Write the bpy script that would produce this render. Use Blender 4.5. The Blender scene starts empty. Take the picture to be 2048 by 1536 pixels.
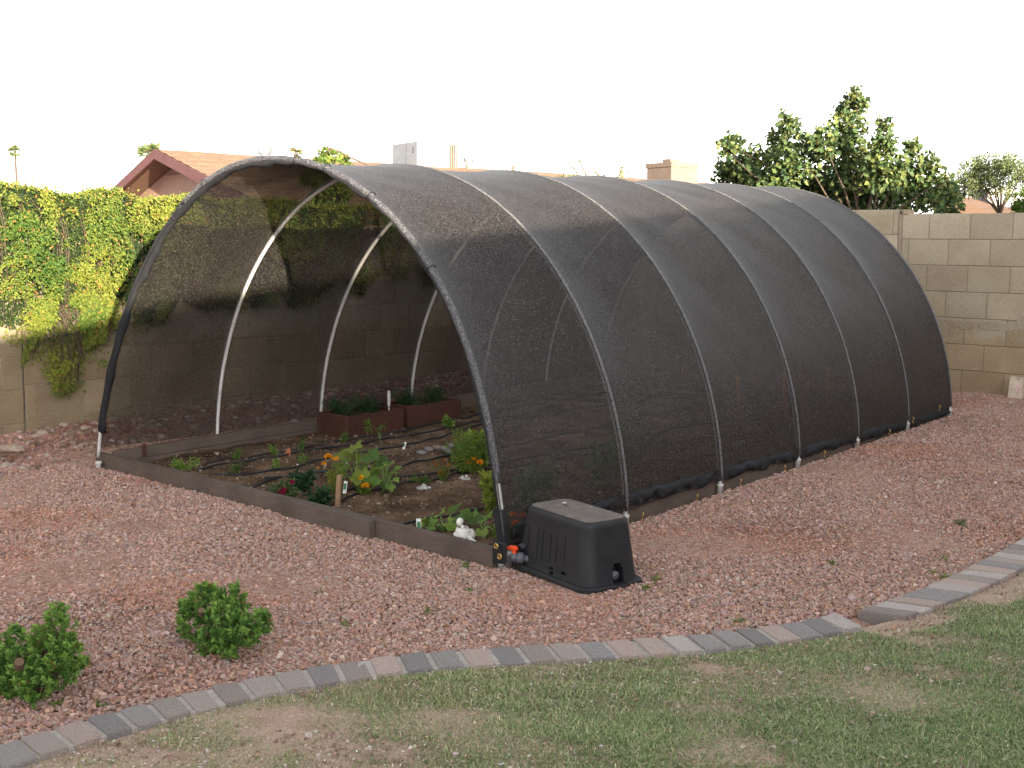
import bpy, math, random
import numpy as np
from mathutils import Vector, Matrix
rng = np.random.default_rng(7); random.seed(7)
sc = bpy.context.scene; COL = sc.collection
R = math.radians

# ------------------------------------------------------------------ camera model (photo pixels 2048 x 1536)
F, PIT, YAW, ROLL = 2299.75, 0.1165, -0.7021, 0.0136
CAM = np.array([3.4833, -4.1215, 1.5])
FW = np.array([math.sin(YAW)*math.cos(PIT), math.cos(YAW)*math.cos(PIT), -math.sin(PIT)])
r0 = np.array([math.cos(YAW), -math.sin(YAW), 0.0]); u0 = np.cross(r0, FW)
RT = r0*math.cos(ROLL) + u0*math.sin(ROLL); UP = np.cross(RT, FW)
def ray(x, y): return FW + RT*(x-1024)/F - UP*(y-768)/F
def Hp(x, y, ax, v):
    d = ray(x, y); return CAM + d*((v-CAM[ax])/d[ax])
def Hx(x, y, v): return Hp(x, y, 0, v)
def Hy(x, y, v): return Hp(x, y, 1, v)
def Hz(x, y, v): return Hp(x, y, 2, v)
def D(x, y, dist): return CAM + ray(x, y)*dist
def project(P):
    d = np.asarray(P, float)-CAM; w = d@FW
    return 1024+F*(d@RT)/w, 768-F*(d@UP)/w, w
GX, GY = 0.0116, 0.0212
def sstep(a, b, v):
    t = np.clip((v-a)/(b-a), 0, 1); return t*t*(3-2*t)
def gz(x, y):
    x = np.asarray(x, float); y = np.asarray(y, float)
    z = GX*np.clip(x, -8, 8) + GY*np.clip(y, -8, 9)
    return z + 0.11*sstep(-4.0, -4.9, x)*sstep(-9, -6, x)
def G(x, y, dz=0.0):
    d = ray(x, y); n = np.array([-GX, -GY, 1.0])
    t = (dz-CAM@n)/(d@n); p = CAM+d*t
    for _ in range(3):
        z = float(gz(p[0], p[1]))+dz; p = CAM + d*((z-CAM[2])/d[2])
    return p
_N = [(rng.uniform(0, 6.28, 3), rng.normal(0, 1, 3)) for _ in range(10)]
def vnoise(x, y, f=1.0, z=0.0):
    s = 0
    for k, (ph, fr) in enumerate(_N):
        s = s + np.sin(f*(fr[0]*x+fr[1]*y)*1.6+fr[2]*z+ph[0]+k)
    return s/3.2          # about -2..2

# ------------------------------------------------------------------ objects and tags
def tag(o, label=None, cat=None, group=None, kind=None):
    if label: o['label'] = label
    if cat: o['category'] = cat
    if group: o['group'] = group
    if kind: o['kind'] = kind
    return o
def empty(name, loc, label, cat, group=None):
    o = bpy.data.objects.new(name, None); COL.objects.link(o); o.empty_display_size = .1
    o.location = [float(v) for v in loc]; return tag(o, label, cat, group)
def link_mesh(name, me, mats, parent=None):
    o = bpy.data.objects.new(name, me)
    for m in (mats if isinstance(mats, (list, tuple)) else [mats]): me.materials.append(m)
    COL.objects.link(o)
    if parent is not None:
        o.parent = parent
        if parent.type == 'EMPTY': o.matrix_parent_inverse = Matrix.Translation(-parent.location)   # parts are built in world coordinates
    return o
def bulk(name, V, Fq, mats, parent=None, tint=None, smooth=False, uv=None):
    """V (n,3), Fq (m,k) with k = 3 or 4; tint (n,3)"""
    V = np.asarray(V, np.float32); Fq = np.asarray(Fq, np.int32); k = Fq.shape[1]
    me = bpy.data.meshes.new(name)
    me.vertices.add(len(V)); me.vertices.foreach_set('co', V.ravel())
    me.loops.add(Fq.size); me.loops.foreach_set('vertex_index', Fq.ravel())
    me.polygons.add(len(Fq)); me.polygons.foreach_set('loop_start', np.arange(0, Fq.size, k, dtype=np.int32))
    me.polygons.foreach_set('use_smooth', np.full(len(Fq), smooth))
    me.update(calc_edges=True)
    if tint is not None:
        a = me.attributes.new('tint', 'FLOAT_COLOR', 'POINT')
        a.data.foreach_set('color', np.c_[np.asarray(tint, np.float32), np.ones(len(V), np.float32)].ravel())
    if uv is not None:
        l = me.uv_layers.new(name='UVMap'); l.data.foreach_set('uv', np.asarray(uv, np.float32)[Fq.ravel()].ravel())
    me.validate()
    return link_mesh(name, me, mats, parent)

class MB:
    def __init__(s): s.v = []; s.f = []; s.m = []; s.sm = []; s.t = []
    def add(s, V, Fs, mi=0, smooth=False, tint=None):
        o = len(s.v); s.v += [tuple(map(float, p)) for p in V]
        s.t += [tint or (.5, .5, .5)]*len(V)
        for f in Fs: s.f.append([i+o for i in f]); s.m.append(mi); s.sm.append(smooth)
        return s
    def hexa(s, P, mi=0, tint=None):            # 8 points, bottom ring then top ring
        return s.add(P, [(3,2,1,0),(4,5,6,7),(0,1,5,4),(1,2,6,5),(2,3,7,6),(3,0,4,7)], mi, False, tint)
    def box(s, c, size, ang=0, mi=0, bev=0, tint=None, tilt=None):
        hx, hy, hz = [a/2 for a in size]
        def T(p):
            q = Vector(p)
            if tilt is not None: q = tilt @ q
            q = Matrix.Rotation(ang, 3, 'Z') @ q
            return (q.x+c[0], q.y+c[1], q.z+c[2])
        if not bev:
            P = [(-hx,-hy,-hz),(hx,-hy,-hz),(hx,hy,-hz),(-hx,hy,-hz),(-hx,-hy,hz),(hx,-hy,hz),(hx,hy,hz),(-hx,hy,hz)]
            return s.hexa([T(p) for p in P], mi, tint)
        b = bev; rings = []
        for z, i in ((-hz, b), (-hz+b, 0), (hz-b, 0), (hz, b)):
            x, y = hx-i, hy-i; c_ = b if i == 0 else b*.5
            rings.append([(-x+c_,-y,z),(x-c_,-y,z),(x,-y+c_,z),(x,y-c_,z),(x-c_,y,z),(-x+c_,y,z),(-x,y-c_,z),(-x,-y+c_,z)])
        return s.loft([[T(p) for p in r] for r in rings], mi, tint=tint)
    def loft(s, rings, mi=0, smooth=False, caps=True, tint=None, closed=True):
        n = len(rings[0]); V = [p for r in rings for p in r]; Fs = []
        for k in range(len(rings)-1):
            for i in range(n if closed else n-1):
                j = (i+1) % n
                Fs.append((k*n+i, k*n+j, (k+1)*n+j, (k+1)*n+i))
        if caps and closed:
            Fs.append(tuple(range(n-1, -1, -1))); Fs.append(tuple((len(rings)-1)*n+i for i in range(n)))
        return s.add(V, Fs, mi, smooth, tint)
    def tube(s, path, rad, n=8, mi=0, caps=True, tint=None, smooth=True):
        P = [np.array(p, float) for p in path]; k = len(P)
        rads = [rad]*k if not hasattr(rad, '__len__') else list(rad)
        T = [P[min(i+1, k-1)]-P[max(i-1, 0)] for i in range(k)]
        T = [t/(np.linalg.norm(t)+1e-9) for t in T]
        a = np.array([0, 0, 1.0]) if abs(T[0][2]) < .9 else np.array([1.0, 0, 0])
        nrm = np.cross(T[0], a); nrm /= np.linalg.norm(nrm); rings = []
        for i in range(k):
            nrm = nrm - T[i]*(nrm@T[i]); nrm /= (np.linalg.norm(nrm)+1e-9); b = np.cross(T[i], nrm)
            rings.append([P[i]+rads[i]*(nrm*math.cos(2*math.pi*j/n)+b*math.sin(2*math.pi*j/n)) for j in range(n)])
        return s.loft(rings, mi, smooth, caps, tint)
    def lathe(s, c, prof, n=16, mi=0, axis=None, smooth=True, tint=None):
        ax = Vector((0, 0, 1)) if axis is None else Vector(axis).normalized()
        q = Vector((0, 0, 1)).rotation_difference(ax); rings = []
        for r_, z in prof:
            rings.append([tuple(q @ Vector((r_*math.cos(2*math.pi*j/n), r_*math.sin(2*math.pi*j/n), z)) + Vector([float(a) for a in c])) for j in range(n)])
        return s.loft(rings, mi, smooth, True, tint)
    def ball(s, c, r_, n=10, mi=0, squash=(1,1,1), tint=None, jit=0):
        V = []; Fs = []; m = max(4, n//2)
        for i in range(m+1):
            th = math.pi*i/m
            for j in range(n):
                ph = 2*math.pi*j/n; k = 1+random.uniform(-jit, jit)
                V.append((c[0]+r_*k*squash[0]*math.sin(th)*math.cos(ph), c[1]+r_*k*squash[1]*math.sin(th)*math.sin(ph), c[2]+r_*k*squash[2]*math.cos(th)))
        for i in range(m):
            for j in range(n):
                Fs.append((i*n+j, (i+1)*n+j, (i+1)*n+(j+1) % n, i*n+(j+1) % n))
        return s.add(V, Fs, mi, True, tint)
    def build(s, name, mats, parent=None):
        me = bpy.data.meshes.new(name); me.from_pydata(s.v, [], s.f)
        me.polygons.foreach_set('material_index', s.m); me.polygons.foreach_set('use_smooth', s.sm)
        a = me.attributes.new('tint', 'FLOAT_COLOR', 'POINT')
        a.data.foreach_set('color', np.c_[np.array(s.t, np.float32), np.ones(len(s.v), np.float32)].ravel())
        me.validate(); me.update()
        return link_mesh(name, me, mats, parent)

# ------------------------------------------------------------------ materials
class NT:
    def __init__(s, name):
        s.m = bpy.data.materials.new(name); s.m.use_nodes = True; s.t = s.m.node_tree; s.t.nodes.clear()
        s.out = s.n('ShaderNodeOutputMaterial')
    def n(s, typ, **kw):
        nd = s.t.nodes.new(typ)
        for k, v in kw.items(): setattr(nd, k, v)
        return nd
    def l(s, a, b): s.t.links.new(a, b)
    def setin(s, nd, key, v):
        if hasattr(v, 'is_linked') or hasattr(v, 'links'): s.l(v, nd.inputs[key])
        else: nd.inputs[key].default_value = v
    def coord(s, kind='Object'):
        return s.n('ShaderNodeTexCoord').outputs[kind]
    def pos(s): return s.n('ShaderNodeNewGeometry').outputs['Position']
    def noise(s, vec, scale, detail=4, rough=.55):
        nd = s.n('ShaderNodeTexNoise'); s.l(vec, nd.inputs['Vector']); nd.inputs['Scale'].default_value = scale
        nd.inputs['Detail'].default_value = detail; nd.inputs['Roughness'].default_value = rough; return nd.outputs['Fac']
    def ramp(s, fac, stops):
        nd = s.n('ShaderNodeValToRGB'); s.l(fac, nd.inputs[0]); e = nd.color_ramp.elements
        while len(e) < len(stops): e.new(.5)
        for el, (p, c) in zip(e, stops): el.position = p; el.color = (*c, 1) if len(c) == 3 else c
        return nd.outputs['Color']
    def rampf(s, fac, a, b, lo=0., hi=1.):
        nd = s.n('ShaderNodeMapRange', clamp=True); s.l(fac, nd.inputs[0])
        for i, v in enumerate((a, b, lo, hi)): nd.inputs[i+1].default_value = v
        return nd.outputs[0]
    def mix(s, a, b, fac, mode='MIX'):
        nd = s.n('ShaderNodeMix', data_type='RGBA', blend_type=mode)
        for i, v in ((0, fac), (6, a), (7, b)):
            if hasattr(v, 'links'): s.l(v, nd.inputs[i])
            elif i == 0: nd.inputs[0].default_value = v
            else: nd.inputs[i].default_value = (*v, 1) if len(v) == 3 else v
        return nd.outputs[2]
    def math(s, op, a, b=0.):
        nd = s.n('ShaderNodeMath', operation=op)
        for i, v in enumerate((a, b)):
            if hasattr(v, 'links'): s.l(v, nd.inputs[i])
            else: nd.inputs[i].default_value = v
        return nd.outputs[0]
    def bump(s, h, strength=.4, dist=.01):
        nd = s.n('ShaderNodeBump'); s.l(h, nd.inputs['Height']); nd.inputs['Strength'].default_value = strength
        nd.inputs['Distance'].default_value = dist; return nd.outputs[0]
    def tint(s): return s.n('ShaderNodeAttribute', attribute_name='tint').outputs['Color']
    def pbsdf(s, color, rough=.7, metal=0., normal=None, spec=.3):
        b = s.n('ShaderNodeBsdfPrincipled')
        if hasattr(color, 'links'): s.l(color, b.inputs['Base Color'])
        else: b.inputs['Base Color'].default_value = (*color, 1)
        if hasattr(rough, 'links'): s.l(rough, b.inputs['Roughness'])
        else: b.inputs['Roughness'].default_value = rough
        b.inputs['Metallic'].default_value = metal; b.inputs['Specular IOR Level'].default_value = spec
        if normal is not None: s.l(normal, b.inputs['Normal'])
        return b.outputs[0]
    def done(s, sh): s.l(sh, s.out.inputs['Surface']); return s.m

def m_plain(name, col, rough=.6, var=.25, scale=18, bump=.2, metal=0, spec=.3, dist=.004):
    t = NT(name); p = t.pos(); n1 = t.noise(p, scale, 5); n2 = t.noise(p, scale*7, 3)
    c = t.ramp(n1, [(.3, tuple(v*(1-var) for v in col)), (.7, tuple(min(1, v*(1+var)) for v in col))])
    c = t.mix(c, t.ramp(n2, [(.35, (.75,)*3), (.65, (1.15,)*3)]), .6, 'MULTIPLY')
    return t.done(t.pbsdf(c, rough, metal, t.bump(n2, bump, dist), spec))
def m_tint(name, rough=.8, bump=.5, scale=120, spec=.2, var=(.75, 1.2)):
    t = NT(name); p = t.pos(); n2 = t.noise(p, scale, 4)
    c = t.mix(t.tint(), t.ramp(n2, [(.3, (var[0],)*3), (.7, (var[1],)*3)]), 1., 'MULTIPLY')
    return t.done(t.pbsdf(c, rough, 0, t.bump(n2, bump, .004), spec))
def m_leaf(name, trans=.35, rough=.5, spec=.16):
    t = NT(name); col = t.tint()
    a = t.pbsdf(col, rough, 0, None, spec)
    tr = t.n('ShaderNodeBsdfTranslucent'); t.l(t.mix(col, (1.0, 1.0, .35), .5, 'MULTIPLY'), tr.inputs[0])
    br = t.mix(col, (1.6, 1.5, .7), 1., 'MULTIPLY'); t.l(br, tr.inputs[0])
    mx = t.n('ShaderNodeMixShader'); mx.inputs[0].default_value = trans; t.l(a, mx.inputs[1]); t.l(tr.outputs[0], mx.inputs[2])
    return t.done(mx.outputs[0])

M = {}
M['stone'] = m_tint('gravel_stone', .85, .6, 160)
M['rock'] = m_tint('rubble_rock', .9, .8, 40)
M['leaf'] = m_leaf('leaf', .16)
M['leaf_soft'] = m_leaf('leaf_soft', .3, .6, .2)
M['petal'] = m_leaf('petal', .3, .7, .1)
M['bark'] = m_plain('bark', (.075, .055, .04), .9, .4, 30, .8)
M['stem'] = m_plain('green_stem', (.10, .16, .04), .6, .3, 40, .2)
M['pvc'] = m_plain('white_pvc_pipe', (.46, .445, .43), .45, .12, 9, .05, spec=.3)
M['black_plastic'] = m_plain('black_plastic', (.009, .010, .0135), .5, .3, 25, .25, spec=.35, dist=.002)
M['hem'] = m_plain('black_hem_cloth', (.012, .013, .016), .7, .4, 60, .5)
M['hose'] = m_plain('black_drip_hose', (.018, .018, .022), .5, .3, 20, .2)
M['brass'] = m_plain('brass', (.55, .36, .12), .35, .2, 60, .1, metal=.9)
M['steel'] = m_plain('galvanised_steel', (.55, .55, .57), .4, .2, 60, .1, metal=.8)
M['orange'] = m_plain('orange_plastic', (.72, .07, .015), .45, .15, 30, .1)
M['grey_pvc'] = m_plain('grey_pvc', (.10, .10, .12), .4, .15, 30, .1)
M['plaster'] = m_plain('white_plaster', (.68, .66, .62), .7, .12, 60, .3)
M['white'] = m_plain('white_paint', (.78, .78, .76), .5, .05, 6, .05)
M['mortar'] = m_plain('mortar', (.36, .325, .30), .95, .2, 60, .8)
M['wall_mortar'] = m_plain('wall_mortar', (.235, .19, .14), .95, .2, 60, .8)

def m_wood(name, col, var=.35, grain=(1, 14, 14)):
    t = NT(name); mp = t.n('ShaderNodeMapping'); mp.inputs['Scale'].default_value = grain; t.l(t.pos(), mp.inputs[0])
    n1 = t.noise(mp.outputs[0], 6, 6, .65); n2 = t.noise(t.pos(), 5, 3)
    c = t.ramp(n1, [(.25, tuple(v*(1-var) for v in col)), (.75, tuple(v*(1+var) for v in col))])
    c = t.mix(c, t.ramp(n2, [(.3, (.7, .68, .66)), (.7, (1.15, 1.12, 1.1))]), .8, 'MULTIPLY')
    return t.done(t.pbsdf(c, .75, 0, t.bump(n1, .5, .003), .25))
M['board'] = m_wood('brown_composite_board', (.10, .076, .064), .25, (2, 20, 20))
M['planter'] = m_wood('red_brown_board', (.065, .027, .019), .35, (14, 2, 14))
M['stake'] = m_wood('weathered_stake', (.27, .17, .10), .35, (30, 30, 3))
M['cutwood'] = m_wood('cut_branch_wood', (.13, .085, .055), .4, (30, 30, 30))
M['handle'] = m_wood('orange_wood_handle', (.48, .22, .06), .2, (30, 30, 2))

# block walls
t = NT('concrete_block'); p = t.pos(); n1 = t.noise(p, 90, 5, .7); n2 = t.noise(p, 3.0, 4); n3 = t.noise(p, 9, 4)
sep = t.n('ShaderNodeSeparateXYZ'); t.l(p, sep.inputs[0])
c = t.mix(t.tint(), t.ramp(n1, [(.3, (.72,)*3), (.7, (1.22,)*3)]), 1., 'MULTIPLY')
c = t.mix(c, t.ramp(n2, [(.35, (.86, .82, .77)), (.6, (1.05, 1.04, 1.03))]), .8, 'MULTIPLY')
# rusty sprinkler stain near the ground with a ragged top edge (splash mark on the block itself)
edge = t.math('ADD', sep.outputs['Z'], t.math('MULTIPLY', t.math('SUBTRACT', n3, .5), .55))
st = t.rampf(edge, .70, .80, 1., 0.)
c = t.mix(c, (.88, .70, .48), t.math('MULTIPLY', st, .5), 'MULTIPLY')
M['block'] = t.done(t.pbsdf(c, .92, 0, t.bump(n1, .7, .006), .15))

# ground: small multicoloured grit on reddish earth
t = NT('gravel_ground'); p = t.pos(); vo = t.n('ShaderNodeTexVoronoi'); t.l(p, vo.inputs['Vector']); vo.inputs['Scale'].default_value = 85
sp = t.n('ShaderNodeSeparateColor'); t.l(vo.outputs['Color'], sp.inputs[0])
c = t.ramp(sp.outputs[0], [(0, (.18, .10, .072)), (.3, (.31, .195, .15)), (.6, (.38, .26, .21)), (.85, (.34, .26, .23)), (1, (.42, .34, .31))])
n2 = t.noise(p, 1.2, 4); c = t.mix(c, t.ramp(n2, [(.35, (.8, .62, .52)), (.65, (1.05, 1.0, 1.0))]), .7, 'MULTIPLY')
M['ground'] = t.done(t.pbsdf(c, .95, 0, t.bump(vo.outputs['Distance'], .8, .012), .1))

t = NT('lawn_soil'); p = t.pos(); n1 = t.noise(p, 4, 5, .6); n2 = t.noise(p, 130, 4, .7)
c = t.ramp(n1, [(.3, (.31, .225, .175)), (.5, (.37, .28, .225)), (.7, (.28, .235, .165))])
c = t.mix(c, t.ramp(n2, [(.3, (.6,)*3), (.7, (1.35, 1.3, 1.25))]), 1., 'MULTIPLY')
M['lawn'] = t.done(t.pbsdf(c, .95, 0, t.bump(n2, .8, .008), .1))

t = NT('garden_soil'); p = t.pos(); n1 = t.noise(p, 3.2, 5, .6); n2 = t.noise(p, 110, 5, .75); n4 = t.noise(p, 260, 2)
c = t.ramp(n1, [(.35, (.045, .028, .018)), (.52, (.13, .085, .055)), (.68, (.22, .15, .105))])
c = t.mix(c, t.ramp(n2, [(.3, (.45,)*3), (.7, (1.4, 1.35, 1.3))]), 1., 'MULTIPLY')
c = t.mix(c, (.42, .34, .28), t.rampf(n4, .68, .74), 'MIX')
M['soil'] = t.done(t.pbsdf(c, .95, 0, t.bump(n2, 1., .012), .1))

t = NT('blade'); a = t.pbsdf(t.tint(), .6, 0, None, .2); M['grass'] = t.done(a)

# knitted shade cloth: 6 x 4 mm loops, each loop partly open
t = NT('knitted_shade_cloth'); uv = t.n('ShaderNodeUVMap', uv_map='UVMap').outputs[0]
mp = t.n('ShaderNodeMapping'); t.l(uv, mp.inputs[0]); mp.inputs['Scale'].default_value = (1/.0056, 1/.0044, 1)
fl = t.n('ShaderNodeVectorMath', operation='FLOOR'); t.l(mp.outputs[0], fl.inputs[0])
wn = t.n('ShaderNodeTexWhiteNoise', noise_dimensions='2D'); t.l(fl.outputs[0], wn.inputs['Vector'])
sx = t.n('ShaderNodeSeparateXYZ'); t.l(mp.outputs[0], sx.inputs[0])
row = t.math('SINE', t.math('MULTIPLY', sx.outputs[1], math.pi))      # one yarn every 8 mm
row = t.math('MULTIPLY', row, row)
mp2 = t.n('ShaderNodeMapping'); t.l(uv, mp2.inputs[0]); mp2.inputs['Scale'].default_value = (1., 1., 1)
soft = t.noise(mp2.outputs[0], 3.0, 4, .6)                             # the knit is a little uneven
fold = t.noise(uv, 14, 3, .6)
# a thick knit closes up when light crosses it at a slant: openness falls with the angle of incidence
ge = t.n('ShaderNodeNewGeometry'); dt = t.n('ShaderNodeVectorMath', operation='DOT_PRODUCT'); t.l(ge.outputs['Incoming'], dt.inputs[0]); t.l(ge.outputs['Normal'], dt.inputs[1])
cosi = t.math('ABSOLUTE', dt.outputs['Value'])
hole = t.math('ADD', t.math('MULTIPLY', wn.outputs['Value'], .56), t.math('MULTIPLY', row, -.18))
hole = t.math('ADD', hole, t.math('MULTIPLY', t.math('SUBTRACT', soft, .5), -.12))
M_HOLE = t.math('MULTIPLY', t.math('ADD', hole, .42), t.math('POWER', cosi, 2.0))
wn2 = t.n('ShaderNodeTexWhiteNoise', noise_dimensions='3D'); t.l(fl.outputs[0], wn2.inputs['Vector'])
spk = t.math('POWER', wn2.outputs['Value'], 5.0)  # sparse pale loops: yarn sparkle put into the base colour
col = t.mix(t.mix((.0035, .0036, .005), (.019, .0155, .0145), row), (.085, .078, .076), spk)
cl = t.pbsdf(col, .5, 0, t.bump(t.math('ADD', wn.outputs['Value'], fold), .5, .003), .2)
trn = t.n('ShaderNodeBsdfTransparent'); mx = t.n('ShaderNodeMixShader')
t.l(M_HOLE, mx.inputs[0]); t.l(cl, mx.inputs[1]); t.l(trn.outputs[0], mx.inputs[2])
M['net'] = t.done(mx.outputs[0])
# same cloth rolled several times round a pipe: closed
t = NT('rolled_shade_cloth'); p = t.pos(); v = t.n('ShaderNodeTexVoronoi'); t.l(p, v.inputs['Vector']); v.inputs['Scale'].default_value = 260
sp = t.n('ShaderNodeSeparateColor'); t.l(v.outputs['Color'], sp.inputs[0])
c = t.ramp(sp.outputs[0], [(.2, (.016, .016, .02)), (.7, (.06, .06, .07)), (1, (.20, .195, .195))])
M['roll'] = t.done(t.pbsdf(c, .55, 0, t.bump(v.outputs['Distance'], .6, .004), .5))

t = NT('roof_shingle'); p = t.coord('Object'); br = t.n('ShaderNodeTexBrick'); mp = t.n('ShaderNodeMapping')
t.l(t.n('ShaderNodeUVMap', uv_map='UVMap').outputs[0], mp.inputs[0]); t.l(mp.outputs[0], br.inputs['Vector'])
br.inputs['Scale'].default_value = 1.; br.inputs['Brick Width'].default_value = .20; br.inputs['Row Height'].default_value = .11
br.inputs['Mortar Size'].default_value = .012; br.inputs['Color1'].default_value = (.30, .19, .125, 1); br.inputs['Color2'].default_value = (.225, .14, .092, 1)
br.inputs['Mortar'].default_value = (.17, .11, .08, 1)
n2 = t.noise(t.pos(), 30, 4); c = t.mix(br.outputs['Color'], t.ramp(n2, [(.3, (.8,)*3), (.7, (1.2,)*3)]), 1., 'MULTIPLY')
M['shingle'] = t.done(t.pbsdf(c, .95, 0, t.bump(br.outputs['Fac'], -.6, .02), .1))
M['stucco'] = m_plain('tan_stucco', (.33, .21, .165), .95, .08, 4, .5)
M['stucco_pale'] = m_plain('pale_stucco', (.16, .12, .098), .95, .06, 4, .5)
M['redwood'] = m_plain('red_painted_fascia', (.125, .05, .048), .7, .2, 12, .2)
M['soffit'] = m_plain('brown_soffit', (.20, .12, .085), .8, .15, 10, .2)
M['sheet'] = m_plain('white_sheet_metal', (.20, .21, .23), .5, .06, 5, .05)
M['louver'] = m_plain('tan_cooler_pad', (.15, .13, .105), .8, .2, 20, .3)
M['dark'] = m_plain('slot_shade', (.012, .012, .013), .8, .2, 20, .1)
M['glass'] = m_plain('dark_window', (.05, .05, .06), .2, .2, 4, .02, spec=.6)
M['palm'] = m_leaf('palm_frond', .2)
M['paper'] = m_plain('paper_bag', (.55, .46, .36), .85, .12, 25, .4)
M['paper_print'] = m_plain('paper_print', (.62, .42, .40), .8, .3, 30, .2)
M['tag_white'] = m_plain('white_plastic_tag', (.72, .72, .70), .4, .05, 20, .05)
M['tag_green'] = m_plain('green_print', (.06, .20, .09), .5, .5, 60, .05)
M['paver'] = m_tint('paver', .9, .7, 170, .15, (.72, 1.25))

# ------------------------------------------------------------------ leaf cloud generator
def unit(a): return a/(np.linalg.norm(a, axis=-1, keepdims=True)+1e-9)
def leaves(name, P, A, Nn, L, Wd, tint, mat, parent=None, fold=.25, droop=0.):
    """pointed, folded leaves: P base, A direction, Nn normal, lengths L, widths Wd"""
    P = np.asarray(P, float); n = len(P); A = unit(np.asarray(A, float)); Nn = np.asarray(Nn, float)
    Nn = unit(Nn-A*np.sum(A*Nn, 1, keepdims=True)); S = np.cross(A, Nn)
    L = (np.ones(n)*L)[:, None]; Wd = (np.ones(n)*Wd)[:, None]
    up = Nn*Wd*fold
    V = np.stack([P, P+A*L*.35+S*Wd*.5+up, P+A*L*.72+S*Wd*.38+up*.8-Nn*droop*L*.2, P+A*L-Nn*droop*L*.5,
                  P+A*L*.72-S*Wd*.38+up*.8-Nn*droop*L*.2, P+A*L*.35-S*Wd*.5+up], 1)
    base = (np.arange(n)*6)[:, None]
    Fq = np.concatenate([base+np.array([[0, 1, 2, 3]]), base+np.array([[0, 3, 4, 5]])])
    T = np.repeat(np.asarray(tint, float), 6, 0)
    return bulk(name, V.reshape(-1, 3), Fq, mat, parent, T)
def quads(name, P, A, Nn, L, Wd, tint, mat, parent=None):
    P = np.asarray(P, float); n = len(P); A = unit(np.asarray(A, float)); Nn = unit(Nn-A*np.sum(A*Nn, 1, keepdims=True)); S = np.cross(A, Nn)
    L = (np.ones(n)*L)[:, None]; Wd = (np.ones(n)*Wd)[:, None]
    V = np.stack([P, P+A*L*.45+S*Wd*.5, P+A*L, P+A*L*.5-S*Wd*.5], 1)
    Fq = np.arange(n*4).reshape(n, 4)
    return bulk(name, V.reshape(-1, 3), Fq, mat, parent, np.repeat(np.asarray(tint, float), 4, 0))
def pal(n, cols, jit=.15, w=None):
    cols = np.array(cols, float); i = rng.choice(len(cols), n, p=w)
    return np.clip(cols[i]*(1+rng.normal(0, jit, (n, 1)))*(1+rng.normal(0, jit*.3, (n, 3))), .002, 1)
def rdir(n): return unit(rng.normal(0, 1, (n, 3)))
def inball(n): return rdir(n)*rng.uniform(0, 1, (n, 1))**(1/3)

def x_edge0(y): return np.interp(y, [-5.5, -2.5, -2.08, -1.66, -1.25, -.9, -.48, -.15, .18, .5, .9, 1.9, 9.], [.2, .2, .26, .38, .6, .88, 1.26, 1.48, 1.66, 1.74, 1.82, 1.9, 2.0])

# ================================================================== ground sheets
XW, YB = -5.0, 7.42                      # faces of the two block walls
HOOP_Y = [0., .9698, 1.9766, 3.0104, 3.9678, 4.9272, 5.8774]
W, HH, PP, QQ = 3.7208, 2.005, 2.05, 1.92
def grid_axis(lo, hi, step, far):
    a = np.arange(lo, hi+1e-6, step); o = np.array([.5, 1.5, 4, 12, 40, 120, far])
    return np.r_[lo-o[::-1], a, hi+o]
xs = grid_axis(-7, 5, .1, 420); ys = grid_axis(-6, 9, .1, 420)
X, Y = np.meshgrid(xs, ys); Z = gz(X, Y) + .008*vnoise(X, Y, 3.)*(np.abs(X) < 8)
inbed = (X > -3.75) & (X < .02) & (Y > -.05) & (Y < 5.95); Z = Z - .03*inbed - .03*(X > x_edge0(Y))
ny, nx = X.shape; ii = (np.arange(ny-1)[:, None]*nx+np.arange(nx-1)).ravel()
tag(bulk('ground', np.c_[X.ravel(), Y.ravel(), Z.ravel()], np.c_[ii, ii+1, ii+nx+1, ii+nx], M['ground'], None, None, True), kind='structure')

# curved paver edging, outer (gravel side) and inner (lawn side) edge
OUT = [(-30, 1500), (41, 1476), (109, 1455), (175, 1435), (237, 1419), (300, 1404), (362, 1388), (419, 1372), (484, 1360), (547, 1347), (612, 1335),
       (678, 1323), (741, 1316), (799, 1308), (854, 1302), (924, 1297), (979, 1295), (1037, 1292), (1096, 1288), (1159, 1284), (1207, 1281), (1268, 1279),
       (1330, 1275), (1373, 1271), (1424, 1265), (1472, 1260), (1519, 1253), (1563, 1247), (1600, 1242), (1643, 1233), (1676, 1228)]
OUT2 = [(1716, 1220), (1771, 1200), (1844, 1179), (1902, 1150), (1940, 1133), (1975, 1116), (2010, 1095), (2048, 1073), (2100, 1043), (2150, 1012)]
eo = np.array([G(x, y, .03)[:2] for x, y in OUT]); 
k = np.array([.25, .5, .25])
for _ in range(2): eo[1:-1] = .25*eo[:-2]+.5*eo[1:-1]+.25*eo[2:]
wdir = np.array([[.160, -.018]]*5+[[.150, -.05]]*5+[[.136, -.09]]*20+[[.140, -.08]]*1)[:len(eo)]
for _ in range(4): wdir[1:-1] = .25*wdir[:-2]+.5*wdir[1:-1]+.25*wdir[2:]
ei = eo + unit(wdir)*.163
e2 = np.array([G(x, y, .03)[:2] for x, y in OUT2])
s2 = np.r_[0, np.cumsum(np.linalg.norm(np.diff(e2, axis=0), axis=1))]
sN = np.arange(0, s2[-1], .098)
co2 = np.polyfit(s2, e2[:, 0], 3), np.polyfit(s2, e2[:, 1], 3)
eo2 = np.c_[np.polyval(co2[0], sN), np.polyval(co2[1], sN)]
ei2 = eo2 + unit(np.c_[np.full(len(sN), .178), np.linspace(.045, -.01, len(sN))])*.185
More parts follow.
